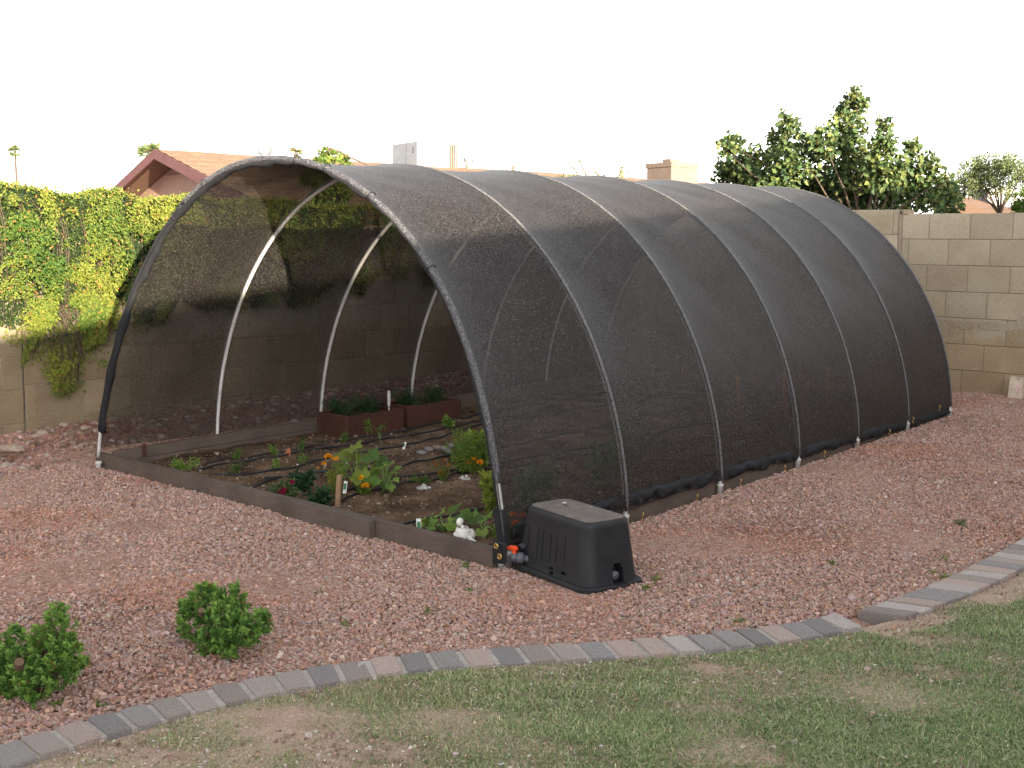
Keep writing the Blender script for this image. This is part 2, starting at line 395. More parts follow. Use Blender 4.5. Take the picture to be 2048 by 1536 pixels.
LINE_O = np.vstack([[[.16, -5.5]], [[.13, -3.2]], eo, eo2, [[1.9, 9.]]]); LINE_I = np.vstack([[[.32, -5.5]], [[.29, -3.2]], ei, ei2, [[2.08, 9.]]])
def x_edge(y, L): return np.interp(y, L[:, 1], L[:, 0])
o_ = np.argsort(LINE_O[:, 1]); LINE_O = LINE_O[o_]; LINE_I = LINE_I[np.argsort(LINE_I[:, 1])]
# lawn soil sheet
yl = np.arange(-5.4, 8.5, .06); xi = x_edge(yl, LINE_I)-.03; V = []
for f in np.linspace(0, 1, 60):
    xx = xi + (7.5-xi)*f**1.4; V.append(np.c_[xx, yl, gz(xx, yl)+.010+.006*vnoise(xx, yl, 5)*min(1, f*20)])
V = np.array(V); n0, n1 = V.shape[:2]; ii = (np.arange(n0-1)[:, None]*n1+np.arange(n1-1)).ravel()
tag(bulk('lawn_soil', V.reshape(-1, 3), np.c_[ii, ii+n1, ii+n1+1, ii+1], M['lawn'], None, None, True), kind='structure')

# ------------------------------------------------------------------ pavers, one thing each
ORD = 'first second third fourth fifth sixth seventh eighth ninth tenth eleventh twelfth thirteenth fourteenth fifteenth sixteenth seventeenth eighteenth nineteenth twentieth twenty-first twenty-second twenty-third twenty-fourth twenty-fifth twenty-sixth twenty-seventh twenty-eighth twenty-ninth thirtieth'.split()
PCOL = {'slate grey': (.19, .185, .19), 'charcoal': (.135, .135, .143), 'pinkish tan': (.33, .255, .225), 'grey brown': (.19, .165, .15), 'pale grey': (.34, .31, .295), 'warm grey': (.25, .215, .195)}
SEQ = ['slate grey', 'warm grey', 'pinkish tan', 'charcoal', 'slate grey', 'grey brown', 'warm grey', 'grey brown', 'warm grey', 'warm grey', 'charcoal', 'grey brown',
       'pinkish tan', 'charcoal', 'slate grey', 'pinkish tan', 'charcoal', 'grey brown', 'warm grey', 'slate grey', 'pinkish tan', 'pinkish tan', 'pale grey', 'slate grey', 'slate grey', 'charcoal', 'pinkish tan', 'slate grey', 'charcoal', 'pale grey']
def paver(a, b, c_, d, gap0, gap1, colname, label, grp):
    # outer a->b, inner d->c_
    a, b, c_, d = [np.array(v) for v in (a, b, c_, d)]
    u = (b-a)*gap0; v = (c_-d)*gap0; u2 = (b-a)*gap1; v2 = (c_-d)*gap1
    a, b, d, c_ = a+u, b-u2, d+v, c_-v2
    base = .68*np.array(PCOL[colname])+.32*np.array([.26, .22, .20]); tn = tuple(base*(1+rng.normal(0, .05)))
    dz = rng.normal(0, .002); tj = rng.normal(0, .0018, 4); cen = (a+b+c_+d)/4
    rings = []
    for z, ins in ((-.04, 0), (.026, 0), (.0305, .03)):
        ring = []
        for q in (a, b, c_, d): 
            w = q+(cen-q)*ins; ring.append((w[0], w[1], float(gz(*w))+z+dz+(tj[len(ring)] if z > 0 else 0)))
        rings.append(ring[::-1])
    o = MB().loft(rings, tint=tn).build('edging_paver', M['paver'])
    tag(o, label, 'paver', grp)
np_ = len(eo)-1
for i in range(np_):
    cn = SEQ[i % len(SEQ)]
    lab = f'{cn} paver in the mortared lawn edging, {ORD[i]} from the photo left edge'
    paver(eo[i], eo[i+1], ei[i+1], ei[i], .0 if i else .02, .20 if 0 < i < 26 else .10, cn, lab, 'mortared pavers edging the lawn')
SEQ2 = ['grey brown', 'pale grey', 'pinkish tan', 'slate grey', 'slate grey', 'pale grey', 'pinkish tan', 'warm grey', 'pale grey', 'pinkish tan', 'slate grey', 'warm grey', 'pale grey', 'warm grey']
for i in range(len(eo2)-1):
    cn = SEQ2[i % len(SEQ2)]
    paver(eo2[i], eo2[i+1], ei2[i+1], ei2[i], .035, .05, cn, f'{cn} paver in the tight row of lawn edging, {ORD[i]} right of the gap', 'tight pavers right of the gap')
V = []; n = len(eo)
for i in range(n):
    t_ = unit(ei[i:i+1]-eo[i:i+1])[0]; a = eo[i]+t_*.006; b = ei[i]-t_*.002
    V += [(*a, float(gz(*a))-.03), (*a, float(gz(*a))+.024), (*b, float(gz(*b))+.023), (*b, float(gz(*b))-.03)]
Fq = [(4*i+k, 4*i+k+1, 4*i+k+5, 4*i+k+4) for i in range(n-1) for k in range(3)]
tag(bulk('mortar_bed', V, Fq, M['mortar']), kind='structure')

# ------------------------------------------------------------------ gravel stones
def frustum(P, m=40, far=30):
    x, y, w = project(P); return (w > .5) & (x > -m) & (x < 2048+m) & (y > -m) & (y < 1536+m) & (w < far)
def front_y(x): return .045 + (x+3.82)/3.82*(-.165)          # front face line of the front boards
NST = 1250000
px_ = rng.uniform(-6.6, 2.4, NST); py_ = rng.uniform(-4.4, 7.4, NST)
pz_ = gz(px_, py_)
okf = frustum(np.c_[px_, py_, pz_]); ok = (okf | (frustum(np.c_[px_, py_, pz_], 560) & (rng.uniform(0, 1, NST) < .45))) & (px_ < x_edge(py_, LINE_O)-.004) & (px_ > XW+.02) 
bed = (px_ > -3.83) & (px_ < .03) & (py_ > front_y(px_)-.012) & (py_ < 5.95); ok &= ~bed
ang = math.atan2(-.128-.014, .613-.066); bx, by = px_-.34, py_-.02
lx, ly = bx*math.cos(ang)+by*math.sin(ang), -bx*math.sin(ang)+by*math.cos(ang)
ok &= ~((np.abs(lx) < .29) & (np.abs(ly) < .17))
dist = np.hypot(px_-CAM[0], py_-CAM[1])
bare = vnoise(px_, py_, 1.6)
keep = np.where(dist < 5.5, 1., np.where(dist < 7.5, .75, .5))*np.where(bare > 1.05, .45, 1)
# thin gravel round the two shrubs
for sx_, sy_ in ((-.05, -2.05), (.02, -1.75)): keep = np.where(np.hypot(px_-sx_, py_-sy_) < .22, keep*.55, keep)
ok &= rng.uniform(0, 1, NST) < keep
px_, py_ = px_[ok], py_[ok]; n = len(px_); print('stones', n)
leftb = sstep(-3.9, -4.6, px_)
sz = rng.lognormal(math.log(.0052), .30, n)*(1+leftb*rng.uniform(0, 1.6, n))
sz = np.clip(sz, .0028, .024)
cube = np.array([(-1,-1,-1),(1,-1,-1),(1,1,-1),(-1,1,-1),(-1,-1,1),(1,-1,1),(1,1,1),(-1,1,1)], float)
Vv = cube[None]*rng.uniform(.45, 1.05, (n, 8, 3))*rng.uniform(.7, 1.25, (n, 1, 3))*np.array([1.1, .95, .72])
q = unit(rng.normal(0, 1, (n, 3))*np.array([.35, .35, 1])); an = rng.uniform(0, 6.28, n)
K = np.zeros((n, 3, 3)); K[:, 0, 1], K[:, 0, 2], K[:, 1, 0], K[:, 1, 2], K[:, 2, 0], K[:, 2, 1] = -q[:, 2], q[:, 1], q[:, 2], -q[:, 0], -q[:, 1], q[:, 0]
Rm = np.eye(3)[None]+np.sin(an)[:, None, None]*K+(1-np.cos(an))[:, None, None]*(K@K)
Vv = np.einsum('nij,nkj->nki', Rm, Vv)*sz[:, None, None]
Vv += np.c_[px_, py_, gz(px_, py_)+sz*.25+rng.uniform(0, .007, n)][:, None]
gcols = [(.33, .195, .145), (.375, .245, .195), (.325, .235, .205), (.28, .16, .115), (.395, .29, .245), (.43, .35, .31), (.29, .215, .20), (.215, .15, .125)]
tn = pal(n, gcols, .14, [.22, .26, .16, .13, .10, .025, .07, .035])
redd = sstep(.2, 1.4, vnoise(px_, py_, 2.3))[:, None]; tn = tn*(1-redd*np.array([0, .12, .18]))
tn *= np.array([1.08, 1.07, 1.09])
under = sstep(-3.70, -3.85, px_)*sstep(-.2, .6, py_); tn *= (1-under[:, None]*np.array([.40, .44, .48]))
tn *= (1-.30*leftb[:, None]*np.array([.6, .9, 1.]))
cf = np.array([(0,3,2,1),(4,5,6,7),(0,1,5,4),(1,2,6,5),(2,3,7,6),(3,0,4,7)])
Fq = ((np.arange(n)*8)[:, None, None]+cf[None]).reshape(-1, 4)
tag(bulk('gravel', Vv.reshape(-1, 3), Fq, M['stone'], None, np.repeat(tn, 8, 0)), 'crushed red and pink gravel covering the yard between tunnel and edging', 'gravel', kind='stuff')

# ------------------------------------------------------------------ grass
NG = 3000000
gx_ = rng.uniform(0., 4.4, NG); gy_ = rng.uniform(-4.0, 4.5, NG)
P = np.c_[gx_, gy_, gz(gx_, gy_)+.01]
d_in = gx_-x_edge(gy_, LINE_I)
patch = .45*vnoise(gx_, gy_, 2.6)+.55*vnoise(gx_, gy_, 6.5)+.5*vnoise(gx_, gy_, 15.)
side = sstep(-2.6, -1.2, gy_)*1.5+sstep(.15, 1.2, d_in)*1.0
dens = np.clip(.09+.27*side+.27*patch, .075, 1)*sstep(-.03, .05, d_in)
dens *= np.where((gy_ > .1) & (d_in < .12) & (gy_ < .5), .15, 1)*np.where((gy_ > .75) & (d_in < .16), .12, 1)
ok = (frustum(P) | (frustum(P, 620) & (rng.uniform(0, 1, NG) < .5))) & (d_in > -.03) & (rng.uniform(0, 1, NG) < dens)
P, dens, patch, d_in = P[ok], dens[ok], patch[ok], d_in[ok]; n = len(P); print('grass', n)
hgt = rng.uniform(.007, .021, n)*(.7+.6*dens); az = rng.uniform(0, 6.28, n); lean = rng.uniform(.1, 1.2, n)
Adir = np.c_[np.cos(az)*lean, np.sin(az)*lean, np.ones(n)]; Adir = unit(Adir); S = np.c_[-np.sin(az), np.cos(az), 0*az]; wd = rng.uniform(.0008, .0016, n)[:, None]
bend = np.c_[np.cos(az), np.sin(az), -.5*np.ones(n)]*(hgt*rng.uniform(.1, .5, n))[:, None]
mid = P+Adir*hgt[:, None]*.55; tip = P+Adir*hgt[:, None]+bend
V = np.stack([P-S*wd, P+S*wd, mid+S*wd*.8, mid-S*wd*.8, tip+S*wd*.2, tip-S*wd*.2], 1)
Fq = np.concatenate([(np.arange(n)*6)[:, None]+np.array([[0, 1, 2, 3]]), (np.arange(n)*6)[:, None]+np.array([[3, 2, 4, 5]])])
gsel = sstep(-1.6, .2, P[:, 1])*.6+.4*sstep(.1, .9, d_in)
gc = pal(n, [(.155, .205, .078), (.21, .235, .10), (.12, .175, .075), (.35, .31, .19), (.44, .39, .27)], .2, [.30, .25, .15, .18, .12])
dry = (rng.uniform(0, 1, n) < np.clip(.85-2.6*dens, .0, .8)); gc[dry] = pal(int(dry.sum()), [(.40, .32, .22), (.46, .39, .29), (.33, .25, .17), (.22, .23, .10)], .15)
gc = gc*(1-.16*gsel[:, None]*np.array([1.5, .4, 1.2]))*(1.05+.12*patch[:, None])
tag(bulk('grass', V.reshape(-1, 3), Fq, M['grass'], None, np.repeat(gc, 6, 0)), 'thin patchy short lawn grass inside the paver curve', 'grass', kind='stuff')
ng = 60000; qx = rng.uniform(.0, 3., ng); qy = rng.uniform(-3.9, 2.5, ng); dq = qx-x_edge(qy, LINE_I); pq = .45*vnoise(qx, qy, 2.6)+.55*vnoise(qx, qy, 6.5)
okq = frustum(np.c_[qx, qy, gz(qx, qy)]) & (dq > 0) & (rng.uniform(0, 1, ng) < np.clip(.42-.35*pq-.3*sstep(-2.2, -.4, qy)+.35*sstep(.18, .0, dq), .03, 1)); qx, qy = qx[okq], qy[okq]; nq = len(qx)
rq = rng.lognormal(math.log(.0026), .45, nq); Vq = cube[None]*rng.uniform(.5, 1.05, (nq, 8, 3))*rq[:, None, None]+np.c_[qx, qy, gz(qx, qy)+.013+rq*.3][:, None]
tag(bulk('grit', Vq.reshape(-1, 3), ((np.arange(nq)*8)[:, None, None]+cf[None]).reshape(-1, 4), M['stone'], None, np.repeat(pal(nq, [(.36, .26, .2), (.30, .20, .15), (.44, .38, .33), (.25, .17, .13)], .18), 8, 0)), 'fine grit and soil crumbs on the bare lawn patches', 'grit', kind='stuff')
# pale grit and dead grass flecks on the lawn
NF = 38000
fx = rng.uniform(.1, 4.2, NF); fy = rng.uniform(-3.8, 2.5, NF); di = fx-x_edge(fy, LINE_I)
pt = vnoise(fx, fy, 3.1); ok = frustum(np.c_[fx, fy, gz(fx, fy)], 500) & (di > 0) & (rng.uniform(0, 1, NF) < np.clip(.35+.5*pt-.25*sstep(-2, 0, fy), .02, 1))
fx, fy = fx[ok], fy[ok]; n = len(fx); A = rdir(n)*np.array([1, 1, .25]); 
quads('litter', np.c_[fx, fy, gz(fx, fy)+rng.uniform(.014, .026, n)], A, rdir(n)*.5+np.array([0, 0, 1]), rng.uniform(.006, .02, n), rng.uniform(.003, .007, n),
      pal(n, [(.44, .37, .29), (.54, .51, .48), (.33, .22, .16), (.42, .33, .22)], .15), M['grass'])
tag(bpy.data.objects['litter'], 'pale grit and dead leaf flecks scattered over the thin lawn', 'litter', kind='stuff')

# ================================================================== block walls
def block_wall(o, u, nrm, sections, thick=.19, tone=1.):
    """o origin (x,y), u along, nrm outward face normal; sections: (s0, s1, z_first, n_courses, offset)"""
    V = []; Fs = []; T = []; mort = MB()
    u = np.array(u, float); nr = np.array(nrm, float); o = np.array(o, float)
    BL, BH, GAP = .402, .2575, .009
    for s0, s1, z0, nc, off in sections:
        for c in range(nc):
            st = s0 - (BL if False else 0) ; a = s0 + ((off+c*.5) % 1)*BL - BL
            while a < s1-.01:
                l, r = max(a, s0)+GAP*.4, min(a+BL, s1)-GAP*.4; a += BL
                if r-l < .03: continue
                zb, zt = z0+c*BH+GAP*.4, z0+(c+1)*BH-GAP*.4; dj = rng.normal(0, .0012); ch = .004
                def pt(s, z, d): q = o+u*s+nr*d; return (q[0], q[1], z)
                k = len(V)
                V += [pt(l, zb, -thick), pt(r, zb, -thick), pt(r, zt, -thick), pt(l, zt, -thick)]
                V += [pt(l, zb, dj-ch), pt(r, zb, dj-ch), pt(r, zt, dj-ch), pt(l, zt, dj-ch)]
                V += [pt(l+ch, zb+ch, dj), pt(r-ch, zb+ch, dj), pt(r-ch, zt-ch, dj), pt(l+ch, zt-ch, dj)]
                Fs += [(k+i, k+(i+1) % 4, k+4+(i+1) % 4, k+4+i) for i in range(4)]+[(k+4+i, k+4+(i+1) % 4, k+8+(i+1) % 4, k+8+i) for i in range(4)]
                Fs += [(k+8, k+9, k+10, k+11), (k+3, k+2, k+1, k)]
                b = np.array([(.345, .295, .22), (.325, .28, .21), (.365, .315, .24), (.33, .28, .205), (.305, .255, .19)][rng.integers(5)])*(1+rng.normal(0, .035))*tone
                T += [b]*12
        q0, q1 = o+u*s0, o+u*s1; zt = z0+nc*BH-.006; zb = -.3
        f, bk = nr*(-.0055), nr*(-thick+.006)
        mort.hexa([(*(q0+f), zb), (*(q1+f), zb), (*(q1+bk), zb), (*(q0+bk), zb), (*(q0+f), zt), (*(q1+f), zt), (*(q1+bk), zt), (*(q0+bk), zt)])
    return V, Fs, T, mort
wl = empty('block_wall', (XW, 3, 0), 'tan concrete block wall on the left, half hidden under the hanging vine', 'wall')
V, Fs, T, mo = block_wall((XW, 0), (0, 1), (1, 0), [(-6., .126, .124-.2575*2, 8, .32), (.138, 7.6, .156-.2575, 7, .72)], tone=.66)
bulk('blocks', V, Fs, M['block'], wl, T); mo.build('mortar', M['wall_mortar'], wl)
wb = empty('block_wall', (0, YB, 0), 'tan concrete block wall across the back behind the tunnel, bare with a rusty splash band', 'wall')
ZB0 = 1.914-.2575*8
V, Fs, T, mo = block_wall((0, YB), (1, 0), (0, -1), [(-5.2, -1.155, ZB0+.045, 8, .40), (-1.122, 6., ZB0, 8, .19)])
bulk('blocks', V, Fs, M['block'], wb, T); mo.build('mortar', M['wall_mortar'], wb)
pm = MB(); pm.box((-1.138, YB+.06, .93), (.034, .14, 2.02), bev=.004, tint=(.25, .20, .15)); pm.box((-1.105, YB+.075, 1.93), (.085, .17, .05), bev=.004, tint=(.27, .215, .155))
pm.build('pilaster', M['block'], wb)
# pale cement wash smears left on the fifth course
sm_ = []
mb = MB()
def smear(x0, x1, z0, z1):
    n = 18; cx, cz = (x0+x1)/2, (z0+z1)/2
    for d, s in ((.0015, 1.0), (.004, .93)):
        sm_.append([(cx+(x1-x0)/2*s*np.sign(math.cos(a))*abs(math.cos(a))**.45*(1+.03*math.sin(5*a)), YB-d, cz+(z1-z0)/2*s*np.sign(math.sin(a))*abs(math.sin(a))**.5*(1+.05*math.sin(3*a+1))) for a in np.linspace(0, 2*math.pi, n, endpoint=False)])
    mb.loft(sm_[-2:], tint=(.30, .255, .195))
for a in [((1872, 637), (1909, 674)), ((1915, 640), (1947, 660)), ((1955, 643), (2035, 664)), ((2034, 632), (2075, 662))]:
    p0 = Hy(*a[0], YB); p1 = Hy(*a[1], YB); smear(p0[0], p1[0], p1[2], p0[2])
mb.build('cement_smear', M['block'], wb)

# ================================================================== vine over the left wall
vine = empty('climbing_vine', (XW+.1, 2, 1.7), 'dense yellow green cat claw style vine draped over the left block wall', 'vine')
vine['label'] = 'dense yellow green leafy vine draped along the top of the left block wall'
VP = []; VA = []; VN = []; VT = []
def vtop(y): return 1.90+.035*vnoise(y*1.0, 0*y, 2.0)+.03*vnoise(y, y*0+3, 6.)+.06*np.exp(-((y+.05)/.22)**2)+.03*np.exp(-((y-1.9)/1.)**2)
def vbot(y): return np.interp(y, [-2, .2, .8, 1.3, 2.0, 2.8, 3.5, 4.2, 5.5, 7.5], [.84, .86, .90, .88, .92, .98, 1.05, 1.16, 1.20, 1.24])+.10*vnoise(y, 0*y+1, 5.)+.05*vnoise(y, 0*y, 13.)
strands = []
for y0 in np.arange(-1.6, 7.35, .011):
    y = y0+rng.normal(0, .02); zt = float(vtop(np.array(y)))+rng.normal(0, .02); zb = float(vbot(np.array(y)))+abs(rng.normal(0, .10))-.04
    if rng.uniform() < .35: zb += rng.uniform(.1, .6)
    strands.append((y, zt, zb, float(np.clip(.11+.085*vnoise(np.array(y), np.array(.3), 9.)+rng.normal(0, .045), .02, .30))))
for px0, pyb in ((120, 790), (132, 770), (150, 800), (165, 790), (110, 745), (140, 740), (160, 700), (180, 690), (195, 715), (205, 690), (60, 700), (75, 735), (90, 720), (215, 680), (225, 690), (185, 740), (175, 760), (150, 745), (128, 720), (140, 690), (170, 680)):
    a = Hx(px0, pyb, XW+.08); 
    for _ in range(10): strands.append((a[1]-rng.uniform(-.06, .10), 1.1, a[2]+abs(rng.normal(0, .07)), rng.uniform(.04, .14)))
stem = MB()
for y, zt, zb, bulge in strands:
    Ls = zt-zb; nl = int(Ls/.0056*rng.uniform(.7, 1.15)); 
    if nl < 3: continue
    s = np.sort(rng.uniform(0, 1, nl)); ph = rng.uniform(0, 6.28); sway = rng.uniform(.01, .06); drift = rng.normal(0, .07)
    yy = y+sway*np.sin(s*5+ph)+drift*s+rng.normal(0, .022, nl)
    zz_ = zt-Ls*s
    out = .03+bulge*np.sin(np.clip(s*1.05+.10, 0, 1)*math.pi)**.7+.035*vnoise(yy, zz_, 8.)*min(1, bulge*8)+rng.normal(0, .02, nl)
    cl_ = vnoise(yy, zz_*.35+2, 11.)+.6*vnoise(yy+.7, zz_*.8, 17.)
    out = np.where(cl_ > -.1, out+.075*np.clip(cl_, 0, 2), out*.25)
    zz = zt-Ls*s+rng.normal(0, .012, nl); zz = np.minimum(zz, zt+.015)
    kp = (cl_ > -.1) | (rng.uniform(0, 1, nl) < .16); nl = int(kp.sum()); yy, zz, out = yy[kp], zz[kp], out[kp]
    VP.append(np.c_[XW+np.maximum(out, .01), yy, zz]); d = rng.normal(0, 1, (nl, 3))*np.array([.5, .9, .6])+np.array([.35, 0, -.75]); VA.append(d)
    VN.append(rng.normal(0, .55, (nl, 3))+np.array([.9, 0, .35]))
    age = np.clip(.5+.5*vnoise(yy, zz, 4.5)+rng.normal(0, .3, nl), 0, 1)[:, None]
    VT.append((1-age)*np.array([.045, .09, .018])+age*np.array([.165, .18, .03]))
    if rng.uniform() < .3: stem.tube([(XW+.03, y, zt-.05), (XW+.04+bulge*.7, y+sway*.5, zt-Ls*.4), (XW+.04+bulge*.3, y+drift, zb+.05)], .003, 4)
# under layer against the wall, gap shade put into its dark leaf tints, and a thick mass riding over its top
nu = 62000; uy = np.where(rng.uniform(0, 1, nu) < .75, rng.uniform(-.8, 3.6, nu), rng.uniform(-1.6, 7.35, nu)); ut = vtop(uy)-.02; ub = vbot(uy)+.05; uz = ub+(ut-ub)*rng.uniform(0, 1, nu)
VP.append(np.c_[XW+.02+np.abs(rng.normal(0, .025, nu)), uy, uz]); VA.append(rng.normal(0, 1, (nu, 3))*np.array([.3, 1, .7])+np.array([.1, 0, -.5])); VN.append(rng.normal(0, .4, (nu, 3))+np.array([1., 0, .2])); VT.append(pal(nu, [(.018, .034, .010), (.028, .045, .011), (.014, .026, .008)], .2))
nu = 60000; uy = np.where(rng.uniform(0, 1, nu) < .75, rng.uniform(-.8, 3.0, nu), rng.uniform(-1.6, 7.35, nu)); uz = 1.60+(vtop(uy)-1.60)*rng.uniform(0, 1, nu)**.8
VP.append(np.c_[XW-.10+rng.normal(0, .07, nu), uy, uz]); VA.append(rng.normal(0, 1, (nu, 3))+np.array([0, 0, .2])); VN.append(rng.normal(0, .6, (nu, 3))+np.array([1., 0, .4])); VT.append(pal(nu, [(.08, .115, .025), (.13, .155, .032), (.05, .075, .018)], .2))
# loose tips above the top line
ty = rng.uniform(-1.5, 7.3, 5200); VP.append(np.c_[XW+rng.normal(-.02, .09, 5200), ty, vtop(ty)+np.abs(rng.normal(0, .022, 5200))-.03]); VA.append(rng.normal(0, 1, (5200, 3))+np.array([0, 0, .8])); VN.append(rng.normal(0, 1, (5200, 3))+np.array([1, 0, .5])); VT.append(pal(5200, [(.16, .18, .035), (.09, .125, .025), (.21, .19, .04)], .15))
VP, VA, VN, VT = map(np.concatenate, (VP, VA, VN, VT)); n = len(VP); print('vine', n)
rust = rng.uniform(0, 1, n) < .02; VT[rust] = np.array([.26, .13, .05])
VT = VT*(1+rng.normal(0, .14, (n, 1)))
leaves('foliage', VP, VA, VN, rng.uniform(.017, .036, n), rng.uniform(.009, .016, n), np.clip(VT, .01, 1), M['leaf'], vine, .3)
stem.build('stem', M['bark'], vine)

# rubble along the foot of the left wall
RB = [(148, 832, .075, 'round tan boulder against the foot of the left block wall'), (174, 843, .085, 'large pale broken rock beside the tunnel at the wall foot'), (128, 856, .05, 'pale pink rock lying left of the large pale rock'),
      (170, 860, .04, 'small white rock just below the large pale rock'), (85, 872, .05, 'grey white rock near the wall at the left'), (72, 876, .035, 'small tan rock beside the grey white rock'), (20, 905, .10, 'flat pale slab of rock at the left edge of the gravel')]
for x, y, r_, lab in RB:
    g = G(x, y); m = MB(); m.ball((g[0], g[1], g[2]+r_*.3), r_, 10, 0, (1.15, .9, .65 if r_ < .09 else .3), tint=(.31, .235, .19) if 'pale' in lab or 'white' in lab else (.25, .18, .14), jit=.13)
    o = m.build('rock', M['rock']); o.data.polygons.foreach_set('use_smooth', [False]*len(o.data.polygons)); tag(o, lab, 'rock', 'loose rocks along the left wall')
m = MB()
for _ in range(1200):
    y = rng.uniform(-.6, 7.2); x = XW+.02+abs(rng.normal(0, .45)); r_ = rng.uniform(.010, .045)
    if x > -3.95 : continue
    cv = [(.24, .17, .135), (.18, .12, .09), (.31, .255, .215), (.15, .10, .075)][rng.integers(4)]
    m.ball((x, y, float(gz(x, y))+r_*.25), r_, 6, 0, (1, .9, .65), tint=cv, jit=.2)
m.sm = [False]*len(m.sm)
tag(m.build('rubble', M['rock']), 'strip of loose rubble and stones along the foot of the left wall', 'rubble', kind='stuff')

# ================================================================== raised bed
BZ = .10
soil_n = 150
xs_ = np.linspace(-3.70, -.02, 190); ys_ = np.linspace(-.10, 5.9, 300); X, Y = np.meshgrid(xs_, ys_)
Zs = gz(X, Y)+.012+.012*vnoise(X, Y, 2.4)+.006*vnoise(X, Y, 9)
rows = [(-3.15, .0), (-2.3, .0), (-1.45, 0), (-.6, 0)]
Zs = Zs + .014*np.cos((X+.4)*2*math.pi/.85)
Zs = np.where(Y < front_y(X)+.05, gz(X, Y)-.02, Zs)
ny, nx = X.shape; ii = (np.arange(ny-1)[:, None]*nx+np.arange(nx-1)).ravel()
tag(bulk('garden_soil', np.c_[X.ravel(), Y.ravel(), Zs.ravel()], np.c_[ii, ii+1, ii+nx+1, ii+nx], M['soil'], None, None, True), kind='structure')
def soil_z(x, y):
    i = int(np.clip(np.searchsorted(xs_, x), 0, nx-1)); j = int(np.clip(np.searchsorted(ys_, y), 0, ny-1)); return float(Zs[j, i])
def S(px, py):                                   # pixel -> point on the bed soil
    p = G(px, py, .015); return np.array([p[0], p[1], soil_z(p[0], p[1])])
# clods and pale grit on the soil
NC = 6500; cx = rng.uniform(-3.68, -.03, NC); cy = rng.uniform(-.05, 5.8, NC); cy = np.where(rng.uniform(0, 1, NC) < .6, rng.uniform(-.05, 2.2, NC), cy)
cz = Zs[np.clip(np.searchsorted(ys_, cy), 0, ny-1), np.clip(np.searchsorted(xs_, cx), 0, nx-1)]; okc = cy > front_y(cx)+.06; cx, cy, cz = cx[okc], cy[okc], cz[okc]; n = len(cx)
r_ = rng.lognormal(math.log(.0042), .42, n); Vv = cube[None]*rng.uniform(.5, 1.05, (n, 8, 3))*r_[:, None, None]+np.c_[cx, cy, cz+r_*.3][:, None]
Fq = ((np.arange(n)*8)[:, None, None]+cf[None]).reshape(-1, 4)
tag(bulk('soil_crumbs', Vv.reshape(-1, 3), Fq, M['stone'], None, np.repeat(pal(n, [(.10, .065, .045), (.20, .14, .10), (.34, .28, .24), (.24, .15, .11)], .2, [.5, .34, .05, .11]), 8, 0)), 'soil crumbs and pale grit over the garden bed', 'soil crumbs', kind='stuff')

bf = empty('garden_bed_frame', (-1.9, 0, 0), 'low brown board frame round the garden bed under the tunnel', 'garden bed')
def board(name, p0, p1, th, z0, z1, side=1, label=None):
    p0, p1 = np.array(p0, float), np.array(p1, float); d = unit((p1-p0)[None])[0]; nn = np.array([-d[1], d[0]])*th*side
    m = MB(); q = [p0, p1, p1+nn, p0+nn] if side > 0 else [p0+nn, p1+nn, p1, p0]
    zb = [float(gz(*a))+z0 for a in q]; zt = [float(gz(*a))+z1 for a in q]; e = .006; cen = sum(q)/4
    ring = lambda zz, ins: [(*(a+(cen-a)/max(1e-6, np.linalg.norm(cen-a))*ins), z) for a, z in zip(q, zz)]
    m.loft([ring(zb, 0), ring([z-e for z in zt], 0), ring(zt, e*.6)])
    o = m.build(name, M['board'], bf)
    if label: o['label'] = label
    return o
fy = front_y
board('board', (-3.84, fy(-3.84)), (-.80, fy(-.80)), .042, -.03, .098)
board('board', (-1.62, fy(-1.62)-.046), (-.855, fy(-.855)-.046), .042, -.03, .100, label='short splice board lapped over the front joint')
board('board', (-.797, fy(-.797)-.004), (-.005, fy(-.005)-.004), .042, -.03, .098)
board('board', (-3.662, fy(-3.7)+.05), (-3.662, 2.95), .040, .045, .118); board('board', (-3.659, 2.954), (-3.659, 5.85), .040, .03, .128)
board('board', (-3.652, fy(-3.7)+.06), (-3.652, 5.83), .036, -.03, .043, label='reddish lower side board half buried in soil')
board('board', (-.022, fy(0)+.05), (-.022, 2.9), .040, -.03, .085); board('board', (-.022, 2.904), (-.022, 5.85), .040, -.03, .085)
board('board', (-3.68, 5.86), (.0, 5.86), .042, -.03, .11)
g = Hp(282, 905, 0, -3.69); m = MB().box((-3.650, g[1], .06), (.012, .03, .09), bev=.003); m.build('stake_bracket', M['planter'], bf)

# ================================================================== shade tunnel
tun = empty('shade_tunnel', (-1.86, 2.9, 0), 'long hooped garden tunnel covered in black knitted shade cloth', 'shade tunnel')
H0 = np.array([[-3.735, .0], [-3.73, .12], [-3.668, .395], [-3.60, .60], [-3.427, 1.014], [-3.274, 1.201], [-3.086, 1.433], [-2.868, 1.638], [-2.641, 1.812], [-2.478, 1.892], [-2.256, 1.969], [-2.091, 2.006], [-1.928, 2.025],
               [-1.699, 2.02], [-1.481, 1.991], [-1.341, 1.954], [-1.138, 1.885], [-.965, 1.798], [-.794, 1.679], [-.632, 1.551], [-.502, 1.40], [-.384, 1.244], [-.302, 1.089], [-.223, .911], [-.182, .795], [-.145, .681], [-.113, .573], [-.09, .449], [-.061, .259], [-.02, .10], [.0, -.03]])
NA = 97
def resample(P, n):
    for _ in range(3): 
        Q = P.copy(); Q[1:-1] = .25*P[:-2]+.5*P[1:-1]+.25*P[2:]; P = Q
    s = np.r_[0, np.cumsum(np.linalg.norm(np.diff(P, axis=0), axis=1))]; t = np.linspace(0, s[-1], n)
    return np.c_[np.interp(t, s, P[:, 0]), np.interp(t, s, P[:, 1])]
H0 = resample(H0, NA)
